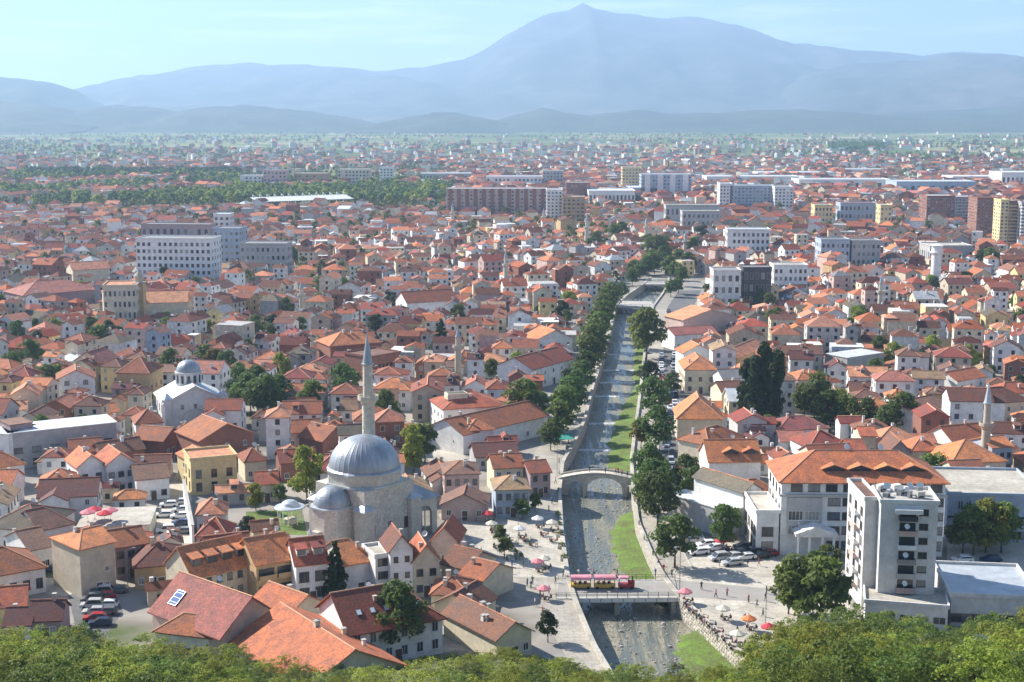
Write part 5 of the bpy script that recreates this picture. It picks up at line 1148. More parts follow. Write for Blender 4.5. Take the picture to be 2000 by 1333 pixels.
H((1860,862),(1930,855), 6, 10, 2.8, wall='white', roof='rust', win=(1,4), chim=2, label='rust-roofed house behind the small mosque')
H((1938,875),(1978,872), 7, 9, 1.6, wall='blue', roof='orange', win=(2,3), fr='frame_dark', chim=0, label='shaded blue-grey house with orange roof right of the brown minaret')
H((1686,805),(1758,803), 5, 11, 2.8, hl=True, hr=True, wall='cream', roof='orange', win=(1,4), chim=2, label='low orange hipped house among dark garden trees', anch='garden house')
H((1782,806),(1850,792), 7.5, 11, 2.0, wall='white', roof='dull', win=(2,3), skip=((0,0),(1,0),(1,2)), ww=.9, chim=1, label='white blank-fronted house with dull roof right of the garden trees')
H((1520,840),(1618,836), 5.5, 10, 2.4, hl=True, hr=True, wall='white', roof='pink', win=(1,5), chim=1, label='white house with low pinkish hipped roof behind the poplars')
H((1558,742),(1620,738), 6.5, 9, 2.2, hl=True, hr=True, wall='cream', roof='orange', win=(2,3), chim=2, label='cream house with bright orange roof right of the poplars')
H((1655,700),(1725,690), 8, 10, 0, wall='grey', roof='pale', win=None, door=False, chim=0, label='plain blue-grey blank wall house in the right middle town')
H((1870,745),(1925,735), 7, 9, 2.2, wall='white', roof='orange', win=(2,3), chim=2, label='white house with orange roof above the brown minaret street')
H((1905,790),(2010,782), 7, 11, 3.2, hl=True, hr=True, wall='cream', roof='brown', win=(2,4), chim=1, label='broad brown hipped house right of the brown minaret')
H((1955,770),(2030,765), 6, 9, 2.4, hl=True, hr=True, wall='white', roof='orange', win=(1,4), chim=1, label='orange hipped house at the right edge above the minaret')
mnt = G(1922, 922); minaret((mnt.x,mnt.y), 24, 1.15, 'brown stone minaret with grey spire beside the orange-roofed small mosque', 'wall_stone', 'lead_pale', tip=.26, bal=.50, base=1.4); ANCH.append(('brown minaret', mnt))
# more minarets over the town
for (px, pyb, pyt, r_, lab) in ((895,742,655,.9,'thin brown minaret above the inn with rooftop skylight'),(988,566,500,.9,'thin white minaret in the middle of the town'),(1146,492,425,1.1,'far white minaret left of the river trees'),
        (1718,622,552,.9,'slim white minaret among right-hand town roofs'),(590,622,562,.9,'grey minaret in the shaded town left of centre'),(884,455,402,1.0,'far thin minaret below the long red apartment block'),
        (1062,452,415,1.0,'far pale minaret before the apartment blocks right of centre'),(1262,480,432,1.0,'far slender minaret behind the river trees'),(1338,505,462,1.0,'pale minaret right of the upper river trees'),(1015,640,600,.8,'short pale minaret near the riverside roofs')):
    p = G(px,pyb); dist = math.hypot(p.y, HC); h = (pyb-pyt)/F*dist*1.02+3; minaret((p.x,p.y), h, r_*1.3, lab, 'ashlar_light' if 'brown' not in lab else 'wall_stone'); OCC_disc(p.x,p.y,3)
# clock tower
p = G(275, 640); ct = empty('clock_tower', (p.x,p.y,0)); tag(ct, 'stout ochre clock tower with belfry cap in the left middle town', 'tower'); anchor('ochre clock tower', ct)
mb = MB(); mb.box(-2.2,2.2,-2.2,2.2,0,19); mb.build('shaft', M['wall_ochre'], ct); mb = MB(); mb.box(-2.5,2.5,-2.5,2.5,19,19.5); mb.build('cornice', M['wall_stone'], ct)
mb = MB(); mb.lathe([(1.7,19.5),(1.7,22),(2.1,22),(.05,24.5)],8); mb.build('belfry', M['wall_stone'], ct); mb = MB(); mb.prism([(1.1*math.cos(k*.524),1.1*math.sin(k*.524)) for k in range(12)],0,.1); cf = mb.build('clock_face', M['white_paint'], ct, (0,-2.2,17)); cf.rotation_euler = (math.pi/2,0,0); OCC_disc(p.x,p.y,4)
# white water-tower like column on the right
p = G(1826, 566); wt = empty('water_tower', (p.x,p.y,0)); tag(wt, 'stout white cylindrical tower with flared head standing above right-hand roofs', 'tower'); anchor('white cylindrical tower', wt)
mb = MB(); mb.lathe([(2.7,0),(2.4,18)],20); mb.build('shaft', M['wall_white'], wt, smooth=True); mb = MB(); mb.lathe([(2.4,18),(3.4,19),(3.4,19.6),(2.6,19.6),(2.6,22.6),(3.2,22.6),(3.2,23.0),(.05,23.8)],20); mb.build('head', M['wall_white'], wt); OCC_disc(p.x,p.y,5)
# ------------------------------------------------------------------ larger blocks of the middle and far town
def BL(x0, x1, yt, yb, dep, wall, label, floors=5, cols=8, roof='pale', rot=0.0, anch=None, name='apartment_block', band=None, top=None, balc=False, fr='frame_white', rtop=None):
    yb += 7*F/math.hypot(G(x0,yb).y, HC); a, b_ = G(x0,yb), G(x1,yb); W = (b_-a).length; dist = math.hypot(a.y, HC); m_ = (a+b_)/2
    t_ = (666.5-yt)/F; h = HC + m_.y*((-SP+t_*CP)/(CP+t_*SP)); rz = R(rot); nrm = Vector((-math.sin(rz),math.cos(rz),0)); c = m_+nrm*dep/2
    o = empty(name, (c.x,c.y,0), rz); W *= 1/ (math.cos(rz))
    house_core(o, W, dep, h, 0, 'x', 0, 0, wall, roof, parapet=True)
    OCC_rect(c.x,c.y,W,dep,rz,2)
    dz = (h-1)/floors
    add_windows(o, W, dep, 'f', floors, cols, W/cols*.5, dz*.5, dz*.3, dz, fr, joined=True)
    for f in 'lr': add_windows(o, W, dep, f, floors, max(2,int(dep/4)), 1.5, dz*.5, dz*.3, dz, fr, joined=True)
    if band:
        for k in range(band[0]):
            x = -W/2+W*(k+.5)/band[0]; mb = MB(); mb.box(x-W/band[0]*.22,x+W/band[0]*.22,-dep/2-.5,-dep/2-.1,0,h+.4); mb.build('facade_bay', M['wall_'+band[1]], o)
    if balc:
        for k in range(1,floors): mb = MB(); mb.box(-W/2,W/2,-dep/2-1.1,-dep/2-.09,k*dz-.1,k*dz+.85); mb.build('balcony', M['wall_'+balc], o)
    if top:
        for k in range(top): x = -W*.35+W*.7*k/max(1,top-1); mb = MB(); mb.box(x-2,x+2,-2,2,h+.2,h+3); mb.build('rooftop_room', M['wall_'+wall], o)
    tag(o, label, 'building', 'apartment and office blocks')
    if anch: anchor(anch, o)
    return o, W, h
# white hotel block left
BL(266,416,468,530,18,'white','big white-framed hotel block with dark windows and grey top storeys',6,14,'grey',-6,'white hotel block',fr='frame_white')
BL(275,412,440,470,14,'mauve','set-back dark grey top storeys above the white hotel block',2,10,'grey',-6)
BL(418,470,448,505,16,'blue','blue-grey hotel wing with pale stair tower',6,5,'grey',-6)
BL(470,560,478,520,16,'grey','grey office block in haze right of the white hotel block',4,9,'grey',-4)
BL(206,268,560,618,16,'cream','cream four-storey corner building with orange roof level',4,7,'salmon',8,'cream corner building')
H((285,592),(366,590), 8, 15, 4.0, wall='cream', roof='salmon', win=None, chim=0, door=False, name='school_building', cat='building', label='long building with salmon roof and dormer line by the clock tower')
H((205,575),(272,572), 13.5, 13, 3.0, hl=True, hr=True, wall='cream', roof='orange', win=None, door=False, chim=1, cat='building', name='town_building', label='orange hipped roof crowning the cream corner building')
H((45,578),(192,565), 9, 22, 4.5, hl=True, hr=True, wall='mauve', roof='pink', win=None, door=False, chim=0, cat='building', name='town_building', label='very wide building with pinkish-red hipped roof at left', anch='wide pink-red roof')
H((142,528),(214,524), 10, 14, 3.2, wall='cream', roof='salmon', win=None, door=False, chim=0, cat='building', name='town_building', label='cream double-gabled building behind the wide pink-red roof')
# the long red and white block and its neighbours
BL(872,1068,370,414,18,'pinkish','long maroon and white banded apartment block on the skyline of the town',8,22,'pale',0,'long banded apartment block',band=(12,'brick'))
BL(1068,1098,372,424,16,'white','narrow white slab block at the end of the banded block',10,4,'pale')
BL(1098,1142,386,426,16,'ochre','ochre and grey balcony block beside the narrow white slab',7,5,'pale',balc='ochre')
BL(1106,1152,358,388,20,'brick','squat brown tower behind the ochre balcony block',5,6)
BL(1215,1252,328,372,20,'yellow','tall pale yellow tower block in the distance',9,6,'pale',0,'pale yellow tower')
BL(1252,1350,342,384,24,'blue','group of blue and white towers right of the pale yellow tower',8,14,'pale',band=(4,'white'))
BL(1060,1100,335,362,22,'grey','grey far tower left of the squat brown tower',6,6); BL(950,1058,346,366,30,'white','wide white far block with stepped roof behind the banded block',3,14)
BL(1405,1430,360,402,18,'white','white end tower of the far slab group at centre right',8,4); BL(1425,1512,364,402,20,'blue','blue-grey far slab between two white towers',8,12,'pale',0,'blue-grey far slab'); BL(1512,1548,366,404,18,'white','white tower at the other end of the blue-grey far slab',8,5)
BL(1300,1404,402,432,16,'grey','low grey workshop with white flat roof before the far slabs',2,12,'paving_pale'); BL(1332,1405,414,440,14,'concrete','pale concrete block with flat white roof in middle distance',3,8,'paving_pale')
BL(1808,1862,384,432,20,'brick','dark brick-red apartment tower with ochre balcony edge',10,7,'pale',0,'brick-red towers',balc=False); BL(1862,1905,386,432,18,'mauve','dark balconied tower between the brick-red towers',10,6,'pale',balc='grey')
BL(1905,1950,388,455,20,'brick','tallest brick-brown tower near the right edge',14,6,'dull'); BL(1950,1966,392,470,14,'yellow','narrow sunlit yellow tower strip near the right edge',14,2); BL(1966,1992,394,470,16,'brick','brown balcony tower with orange stripe at the right edge',14,4,balc='ochre'); BL(1990,2060,396,472,18,'grey','grey slab tower cut by the right picture edge',14,8,balc='white')
BL(1420,1502,450,486,16,'white','white office block with dark windows above the right town',4,9,'pale',-4,'white office block'); BL(1602,1658,470,512,16,'blue','blue glass office block, left one of two',4,6,'grey'); BL(1662,1718,472,512,16,'grey','grey office block, right one of two',4,6,'grey',0,'grey twin offices')
BL(1510,1576,520,556,12,'white','bright white stepped block right of the upper river',4,7,'paving_pale'); BL(1392,1445,530,575,12,'white','white cubic house with bright sunlit side near the upper river',3,4,'grey'); BL(1450,1505,525,572,12,'dark','dark modern block behind the white cubic house',3,5,'grey')
BL(1815,1898,482,502,22,'grey','wide low hall with white flat roof beside the white cylindrical tower',1,10,'paving_pale'); BL(1590,1625,402,430,14,'yellow','pale yellow block in the far right town',4,5); BL(1718,1740,402,436,14,'yellow','small sunlit yellow tower in the far right town',5,3)
BL(1640,1712,398,430,16,'blue','blue-grey far block with pinkish roof',3,9,'pink'); BL(660,722,332,362,22,'cream','cream far apartment block above the woods',6,9); BL(575,640,340,364,22,'ochre','ochre far apartment block above the woods',5,9); BL(515,560,334,366,20,'pinkish','pinkish far tower above the woods',6,6); BL(470,512,344,366,20,'white','white far tower left of the pinkish tower',5,5); BL(742,768,328,352,18,'white','pale far tower pair right of the cream block',6,4); BL(820,920,340,352,30,'concrete','long low far factory above the woods',2,16)
BL(418,450,420,448,16,'white','white gabled tower house behind the hotel block',4,3,'pale')
# warehouses
for (x0,x1,yt,yb,lab) in ((1380,1560,346,356,'long far white warehouse roof right of the pale yellow tower'),(1560,1740,352,364,'second long far white warehouse roof'),(1480,1640,338,345,'thin far warehouse roof on the plain'),(1750,1905,356,376,'blue-fronted far warehouse behind the brick-red towers'),(1860,1990,346,358,'pale far warehouse at the right'),(1955,2060,338,364,'bright white factory at the right edge'),(1640,1745,332,338,'thin pale far shed roof on the right plain'),(1230,1290,368,384,'low far hall before the blue and white towers'),(1150,1240,374,392,'pale far depot right of the squat brown tower')):
    BL(x0,x1,yt,yb,45,'white' if 'blue' not in lab else 'blue',lab,1,12,'pale',name='warehouse')
# vaulted hall
a, b_ = G(1628,394), G(1782,396); vh = empty('vaulted_hall', (a.x,a.y,0)); tag(vh, 'far sports hall with row of white barrel vaults', 'building'); L_ = (b_-a).length; mb = MB(); mb.box(0,L_,0,40,0,6); mb.build('wall', M['wall_white'], vh)
for k in range(9):
    mb = MB(); r_ = L_/18
    for i in range(8):
        t0, t1 = math.pi*i/8, math.pi*(i+1)/8; c = r_*(2*k+1)
        mb.add([(c-r_*math.cos(t0),-1,6+r_*.8*math.sin(t0)),(c-r_*math.cos(t1),-1,6+r_*.8*math.sin(t1)),(c-r_*math.cos(t1),41,6+r_*.8*math.sin(t1)),(c-r_*math.cos(t0),41,6+r_*.8*math.sin(t0))],[(3,2,1,0)])
    mb.build('vault', M['white_paint'], vh)
# stadium stand
a, b_ = G(508,419), G(686,412); sd_ = empty('grandstand', (a.x,a.y,0), math.atan2(b_.y-a.y,b_.x-a.x)); tag(sd_, 'long stadium grandstand with pale grey roof and row of masts', 'grandstand'); anchor('stadium grandstand', sd_); L_ = (b_-a).length
mb = MB(); mb.add([(0,0,0),(L_,0,0),(L_,14,8),(0,14,8),(0,16,0),(L_,16,0),(L_,16,8),(0,16,8)],[(0,1,2,3),(5,4,7,6),(3,2,6,7),(0,3,7,4),(1,5,6,2)]); mb.build('seating_tier', M['concrete'], sd_)
mb = MB(); mb.add([(-2,-2,11),(L_+2,-2,11),(L_+2,18,14),(-2,18,14),(-2,-2,11.4),(L_+2,-2,11.4),(L_+2,18,14.4),(-2,18,14.4)],[(3,2,1,0),(4,5,6,7),(0,1,5,4),(1,2,6,5),(2,3,7,6),(3,0,4,7)]); mb.build('roof', M['roof_pale'], sd_)
for k in range(14): mb = MB(); x = L_*k/13; mb.bar((x,17,0),(x,17,17),.35,6); mb.bar((x,17,17),(x,2,12),.15,4); mb.build('roof_mast', M['white_paint'], sd_)

# ------------------------------------------------------------------ trees one can tell apart
for (x,y,h,k,w) in ((1193,598,12,'mid',1.1),(1190,606,12,'mid',1.1),(1186,618,13,'mid',1.1),(1182,630,13,'mid',1.1),(1178,643,13,'mid',1.1),(1174,656,13,'mid',1.1),(1169,670,13,'mid',1.1),(1164,686,13,'mid',1.1),(1158,704,14,'mid',1.1),(1152,722,13,'mid',1.1),(1143,744,11,'dark',1.1),(1136,766,11,'dark',1.1),(1127,786,11,'dark',1.1),(1116,808,12,'dark',1.1),(1112,770,9,'grey',1),(1100,838,13,'mid',1),(1088,862,12,'mid',1),(1104,818,10,'dark',1),(1075,880,8,'dark',1),(1020,838,15,'mid',1.1),(985,850,9,'grey',1),(1052,820,9,'dark',1),
        (1262,702,20,'mid',.95),(1246,682,15,'olive',.8),(1252,660,12,'olive',.9),(1268,760,10,'grey',1.1),(1278,822,14,'dark',.9),(1280,882,13,'dark',1.05),(1252,878,9,'yellow',.9),(1312,772,8,'dark',1),
        (1268,962,13,'dark',.85),(1276,1000,13,'dark',.95),(1284,1028,13,'dark',.95),(1262,1005,9,'mid',.8),(1340,972,11,'dark',.8),(1352,1000,11,'dark',.8),(1318,1108,11.5,'dark',.98),(1412,1072,10,'dark',1.0)):
    T(x,y,h,k,w, group='riverside trees')
for (x,y,h,w) in ((1452,832,22,.72),(1472,838,24,.72),(1494,836,28,.78),(1514,832,25,.75)): T(x,y,h,'poplar',w, group='poplars')
for (x,y,h,k,w) in ((490,815,14,'dark',1),(520,825,15,'dark',1),(462,805,11,'grey',1),(540,810,13,'dark',.9),(470,765,10,'dark',1),(500,790,13,'dark',1),(455,830,10,'dark',1),(612,818,12,'mid',1.1),(672,778,12,'dark',.9),(748,860,15,'dark',.75),(770,850,9,'dark',1),(333,745,12,'dark',.9),(418,735,10,'yellow',1.1),(445,745,11,'dark',.9),(400,720,9,'mid',1),(548,755,12,'olive',.8),
        (600,978,14,'olive',.75),(808,928,14,'olive',.75),(830,905,11,'mid',.9),(900,880,8,'dark',1),(500,998,7,'olive',.9),(548,985,5,'mid',1),(180,660,9,'dark',1.1),(60,720,11,'dark',1.1),(90,775,11,'dark',1.1),(25,735,9,'dark',1),(110,770,10,'mid',1),
        (862,690,15,'spruce',1),(1590,830,14,'dark',1.05),(1620,845,13,'dark',1),(1655,850,12,'mid',.9),(1600,800,12,'mid',1),(1690,840,10,'dark',1),(1755,850,13,'dark',1),(1730,860,10,'dark',1),(1570,815,10,'dark',1),(1500,872,9,'dark',1),(1640,815,9,'olive',1),
        (1900,1085,11,'mid',1.0),(1925,1080,12,'olive',1.0),(1955,1080,11,'mid',1.0),(1880,1080,9,'mid',1),(1620,1120,6,'dark',1.2),(1590,1122,5,'dark',1.2),
        (780,1285,14,'dark',.78),(1070,1255,6,'grey',.9),(985,1085,4,'mid',1.1),(1020,1015,5,'dark',1),(1045,1000,4.5,'mid',1),(975,1060,4,'mid',1),(485,1050,5,'grey',1),(1560,1215,13,'mid',1.15),(1600,1235,14,'mid',1),(1540,1200,9,'dark',1),(1010,735,9,'olive',1),(960,745,8,'mid',1),(500,660,10,'dark',1),(585,655,8,'dark',1),(40,1040,5,'mid',1.2)):
    T(x,y,h,k,w, group='garden trees')
T(656,1172,13,'spruce',.85, label='dark pointed spruce in front of the white dormered house')
for (x,y,h,k,w) in ((1280,510,17,'dark',1.1),(1300,505,15,'mid',1),(1265,498,14,'dark',1),(1200,478,15,'mid',1.1),(1215,470,14,'dark',1),(1165,488,13,'mid',1.1),(1370,480,15,'grey',1.2),(1355,505,14,'mid',1),(1345,535,13,'dark',1),(1330,560,11,'mid',1),(1250,548,10,'dark',1),(1262,540,12,'dark',1.1),(1278,536,13,'mid',1.1),(1292,532,12,'dark',1.1),(1306,540,12,'mid',1.1),(1318,548,11,'dark',1.1),(1240,545,11,'mid',1.1),(1270,525,12,'mid',1.1),(1300,520,13,'dark',1.1),(1322,525,12,'mid',1.1),(1235,560,10,'dark',1),(1310,580,9,'dark',1.1),(1325,575,9,'dark',1.1),(1215,585,9,'dark',1),(570,525,14,'dark',1),(585,520,12,'dark',1),(1510,660,12,'mid',1),(1670,640,10,'olive',1),(1930,530,14,'mid',1.1),(1915,525,12,'dark',1),(1680,635,9,'mid',1),(1740,640,8,'olive',1),(1985,610,9,'dark',1),(1520,640,9,'dark',1)):
    T(x,y,h,k,w, group='mid-town trees')

# trees on the slope below the viewpoint
cnt = 0
def slope_tree(px, depth, h, kind, w=1.0):
    x = (px-1000)/F*math.hypot(depth, 60); p = Vector((x, depth, hz(x,depth)-.3))
    tree_at(p, h, kind, w, group='trees on the slope')
q = random.Random(5)
def slope_top(px):      # skyline of the bushes in the photograph
    return float(np.interp(px, [-200,0,120,200,270,330,420,520,620,700,780,860,940,1020,1100,1180,1260,1330,1400,1460,1500,1540,1600,1700,1800,1850,1900,2000,2200], [1225,1210,1205,1238,1225,1232,1250,1268,1280,1288,1290,1275,1262,1250,1270,1290,1290,1292,1290,1280,1235,1200,1182,1180,1205,1215,1195,1185,1190]))
for row, (dep, h0) in enumerate(((214,4.5),(204,5.0),(192,5.5),(178,6.0),(164,6.5),(148,7.0),(132,7.5))):
    step = 92 if row < 3 else 105; px = -140+(row%2)*55
    while px < 2160:
        d = dep+q.uniform(-6,6); x = (px-1000)/F*math.hypot(d,60); zg = hz(x,d)
        # keep the crown's top below the bushes' skyline of the photograph
        yt = slope_top(px)+q.uniform(-4,14)+row*9; t_ = (666.5-yt)/F; ztop = HC+d*((-SP+t_*CP)/(CP+t_*SP))
        h = min(h0*q.uniform(1.0,1.6)*(1.9 if px > 1470 else 1.25), ztop-zg)
        if h > 1.5: slope_tree(px, d, h, 'hilldark' if (q.random()<.28 or (px>1560 and q.random()<.5)) else 'hill', q.uniform(.95,1.35)*(1.5 if h<3 else 1))
        px += step*q.uniform(.75,1.25)
# white sheet caught in the slope bushes at right
mb = MB(); P_ = G(1930,1245,20); 
for i in range(8):
    for j in range(5): mb.v.append((i*.55-1.9, .25*math.sin(i*1.1+j*.6), j*.4-.3*abs(i-3)*.35+.12*math.sin(i*2+j)))
for i in range(7):
    for j in range(4): k = i*5+j; mb.f.append((k,k+5,k+6,k+1)); mb.m.append(0)
ps = G(1925,1262,hz((1925-1000)/F*190,180)+7); tag(mb.build('plastic_sheet', M['white_paint'], None, ps, -.5, smooth=True), 'torn white plastic sheet snagged in the bushes of the slope', 'sheet')
# undergrowth on the slope: leaves nobody could count
def hz_np(n_, seed):
    rs = np.random.RandomState(seed); cs = []; rr = []
    for i in range(n_):
        y = rs.uniform(110,226); x = rs.uniform(-.42,.42)*math.hypot(y,60); z = hz(x,y); s = rs.uniform(.5,1.2)
        cs.append((x,y,z+.2)); rr.append((s,s,s*.7))
    return cs, rr
cs, rr = hz_np(4600, 3); tag(put('undergrowth', leaf_mesh('undergrowth', cs, rr, 30, .18, M['leaf_olive'], seed=5)), 'low scrub covering the slope below the viewpoint', kind='stuff')

# ------------------------------------------------------------------ filler houses of the dense old town
RN = ['orange','rust','red','brown','maroon','salmon','dull','pink','tan','olive','grey','pale']; RWT = [.17,.23,.10,.16,.10,.07,.08,.03,.02,.02,.01,.01]
WN = ['white','cream','beige','grey','pinkish','yellow','brick','ochre','mauve','concrete','blue']; WWT = [.40,.17,.11,.08,.06,.04,.06,.03,.02,.02,.01]
q = random.Random(21)
def wch(names, w): return q.choices(names, w)[0]
cand = []
def field(x, y): return R(14*math.sin(x*.012+1.1)+16*math.sin(y*.009+x*.004))
specs = []; TSPOT = []
for i in range(1500):
    y = math.sqrt(300**2+(1420**2-300**2)*q.random()); x = q.uniform(-.42,.42)*y; X, Yc = rect_cells(x,y,4,4,0)
    if fbm(x/60,y/60,3) < .1 or len(X)==0 or OCC[X,Yc].any(): continue
    OCC[X,Yc] = True; TSPOT.append((x,y))
TSPOT.sort(key=lambda t: t[1])
for tier, (n_try, smin, smax) in enumerate(((5000,9.5,13.5),(16000,7.5,10.5),(22000,5.2,8.0),(15000,3.8,5.4))):
    for i in range(n_try):
        u = q.random(); y = math.sqrt(228**2+(1430**2-228**2)*u); x = q.uniform(-.43,.43)*y
        w, d = q.uniform(smin,smax), q.uniform(smin*.8,smax*.85); rz = field(x,y)+(math.pi/2 if q.random()<.5 else 0)
        if (y < 300 and abs(x) < 90 and w > 9) or (y > 1290 and x < -60): continue
        X, Yc = rect_cells(x,y,w,d,rz,.05)
        if len(X)==0 or OCC[X,Yc].any(): continue
        X, Yc = rect_cells(x,y,w,d,rz,.2+(.3 if tier<2 else .05)); OCC[X,Yc] = True
        fl = 1 if tier==3 or y < 300 or (y < 350 and q.random() < .7) else q.choices([1,2,3,4],[.24,.50,.22,.04])[0]
        specs.append((x,y,w,d,rz,fl*2.75+q.uniform(.2,.9), fl))
specs.sort(key=lambda s: s[1])
NEAR = 205
print('filler houses', len(specs))
near = []; far = []
for s in specs:
    inv = abs(s[0]) < .40*s[1]
    (near if (len(near) < NEAR and inv and s[2] > 5.0) else far).append(s)
for (x,y,w,d,rz,h,fl) in near:
    o = empty('house', (x,y,0), rz); wall, roof = wch(WN,WWT), wch(RN,RWT); axis = 'x' if w >= d else 'y'; hip = q.random()<.45
    rh = min(w,d)/2*q.uniform(.42,.62); 
    r_, E, Rr = house_core(o, w, d, h, rh, axis, hip, hip, wall, roof, over=q.uniform(.35,.6))
    for f in ('f','l','r'):
        L = w if f=='f' else d; add_windows(o, w, d, f, fl, max(1,int(L/3.2)), 1.05, 1.35, 1.0, 2.8, q.choice(['frame_white','frame_dark']), joined=(y>330 or f!='f'))
    if q.random() < .4 and min(w,d) > 7:
        ww_, wd_ = min(w,d)*q.uniform(.5,.65), q.uniform(2.5,4.5); s_ = q.choice([-1,1]); wh_ = h-q.uniform(0,1.2)
        mb = MB(); wall_mesh(mb, ww_, wd_+d/2, wh_, ww_*.26, 'y'); put('wing_wall', mb.mesh('wing_wall', M['wall_'+wall]), o, (s_*w*.2, -d/2-wd_/2+d/4, 0))
        mb = MB(); roof_mesh(mb, ww_, wd_+d/2, wh_, ww_*.26, 'y', over=.4); put('wing_roof', mb.mesh('wing_roof', M['roof_'+roof]), o, (s_*w*.2, -d/2-wd_/2+d/4, 0))
    elif axis == 'x' and not hip and q.random() < .4: dormer(r_, w, d, h, rh, q.uniform(-.2,.2)*w, 1.8, 1.0, gable=q.random()<.6, rc=roof, wm='wall_'+wall)
    for k in range(q.choice([0,1,1,2])):
        cx, cy_ = q.uniform(-w*.3,w*.3), q.uniform(-d*.3,d*.3); chimney(r_, cx, cy_, roof_z(cx,cy_,w,d,h,rh,axis), .9, .6, q.choice(['wall_white','wall_cream','wall_brick']))
    o['category'] = 'house'; o['group'] = 'old town houses'
    AUTO.append((o, '%s%s house with %s %s roof' % ({1:'low ',2:'',3:'tall ',4:'tall '}[fl], LOOKW[wall], LOOKR[roof], 'hipped' if hip else 'gabled'), 'house'))

# the rest of the town: one mass, coloured per face
V = []; FC = []; COL = []
def hsv(c, s): return tuple(max(0,min(1,v*s)) for v in c)
def mass_house(x, y, w, d, rz, h, fl, rich=True):
    wall = WALLC[wch(WN,WWT)]; roof = ROOFC[wch(RN,RWT)]; k = q.uniform(.6,1.25); g_ = q.uniform(0,.25); lm_ = sum(roof)/3; roof = tuple(v*(1-g_)+lm_*g_ for v in roof); roof = hsv(roof,k); wall = hsv(wall,q.uniform(.85,1.05))
    if w < d: w, d, rz = d, w, rz+math.pi/2
    hip = q.random()<.4; rh = d/2*q.uniform(.4,.62); flat = q.random()<(.10 if y<1400 else .16); c, s = math.cos(rz), math.sin(rz); n = len(V)
    hw, hd = w/2, d/2; ov = .4
    loc = [(-hw,-hd,0),(hw,-hd,0),(hw,hd,0),(-hw,hd,0),(-hw,-hd,h),(hw,-hd,h),(hw,hd,h),(-hw,hd,h)]
    fs = [(0,1,5,4),(1,2,6,5),(2,3,7,6),(3,0,4,7)]; cl = [wall]*4
    if flat: fs.append((4,5,6,7)); cl.append((.45,.44,.42) if q.random()<.6 else (.68,.68,.66))
    else:
        ins = hd if hip else -ov; zt = h+rh+.15; ze = h+.15-ov*rh/hd
        loc += [(-hw-ov,-hd-ov,ze),(hw+ov,-hd-ov,ze),(hw+ov,hd+ov,ze),(-hw-ov,hd+ov,ze),(-hw+ins,0,zt),(hw-ins,0,zt)]
        fs += [(8,9,13,12),(10,11,12,13)]; cl += [roof]*2
        if hip: fs += [(9,10,13),(11,8,12)]; cl += [roof]*2
        else:
            loc += [(-hw,0,h+rh),(hw,0,h+rh)]; fs += [(4,14,7)[::-1],(5,6,15)]; cl += [wall]*2
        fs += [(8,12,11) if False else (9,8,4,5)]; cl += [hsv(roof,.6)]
    if rich:
        nc = max(1,int(w/3))
        for (L, oy, a) in ((w,-hd,0),):
            for f in range(fl):
                for k in range(nc):
                    u = -L/2+L*(k+.5)/nc; z = 1+2.75*f; m = len(loc)
                    if q.random()<.12: continue
                    loc += [(u-.55,oy-.05,z),(u+.55,oy-.05,z),(u+.55,oy-.05,z+1.3),(u-.55,oy-.05,z+1.3)]; fs.append((m,m+1,m+2,m+3)); cl.append((.04,.045,.05))
        for sgn in (-1,1):
            for f in range(fl):
                m = len(loc); z = 1+2.75*f; X_ = sgn*(hw+.05); loc += [(X_,-.6,z),(X_,.6,z),(X_,.6,z+1.3),(X_,-.6,z+1.3)]; fs.append((m,m+1,m+2,m+3) if sgn>0 else (m+3,m+2,m+1,m)); cl.append((.04,.045,.05))
        if not flat and q.random()<.7:
            m = len(loc); cx, cyy = q.uniform(-hw*.6,hw*.6), q.uniform(-hd*.5,hd*.5); z0_ = h; z1_ = h+rh+.9; e = .35
            loc += [(cx-e,cyy-e,z0_),(cx+e,cyy-e,z0_),(cx+e,cyy+e,z0_),(cx-e,cyy+e,z0_),(cx-e,cyy-e,z1_),(cx+e,cyy-e,z1_),(cx+e,cyy+e,z1_),(cx-e,cyy+e,z1_)]
            fs += [tuple(m+i for i in f) for f in ((0,1,5,4),(1,2,6,5),(2,3,7,6),(3,0,4,7),(4,5,6,7))]; cl += [(.68,.65,.6)]*5
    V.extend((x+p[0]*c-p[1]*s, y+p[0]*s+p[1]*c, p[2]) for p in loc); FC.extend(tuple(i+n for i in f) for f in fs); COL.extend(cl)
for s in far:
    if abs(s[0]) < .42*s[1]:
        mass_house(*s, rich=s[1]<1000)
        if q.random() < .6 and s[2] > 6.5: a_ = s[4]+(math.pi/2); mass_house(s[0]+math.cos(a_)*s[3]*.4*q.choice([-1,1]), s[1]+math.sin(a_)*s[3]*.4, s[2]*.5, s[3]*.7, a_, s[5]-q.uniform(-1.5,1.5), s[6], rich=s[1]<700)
# suburbs thinning out over the plain
dens = lambda x,y: .5+.5*math.sin(x*.0021+1.3)*math.cos(y*.0017+.4)
cnt = 0
for i in range(26000):
    u = q.random(); y = 1380*(6200/1380)**u; x = q.uniform(-.42,.42)*y
    pxx, pyy = PX((x,y,0))
    if pxx < 880 and 335 < pyy < 404 and fbm(x/110,y/150,3) > -.25: continue        # woods
    if 1380 < pxx < 1800 and 340 < pyy < 396 and q.random()<.6: continue
    lim = 1.0 if y<2000 else .45 if y<2600 else (.22*dens(x,y)+.03)*max(.12,1-(y-2600)/3200)
    if q.random() > lim: continue
    s = q.uniform(9,15)*(1.0 if y<2600 else 1.1); fl = q.choice([2,2,3,4])
    mass_house(x,y,s,s*.8,q.uniform(0,3.1),fl*2.8+.5,fl,rich=False); cnt += 1
print('plain houses', cnt, 'verts', len(V))
me = bpy.data.meshes.new('distant_houses'); me.from_pydata(V, [], FC)
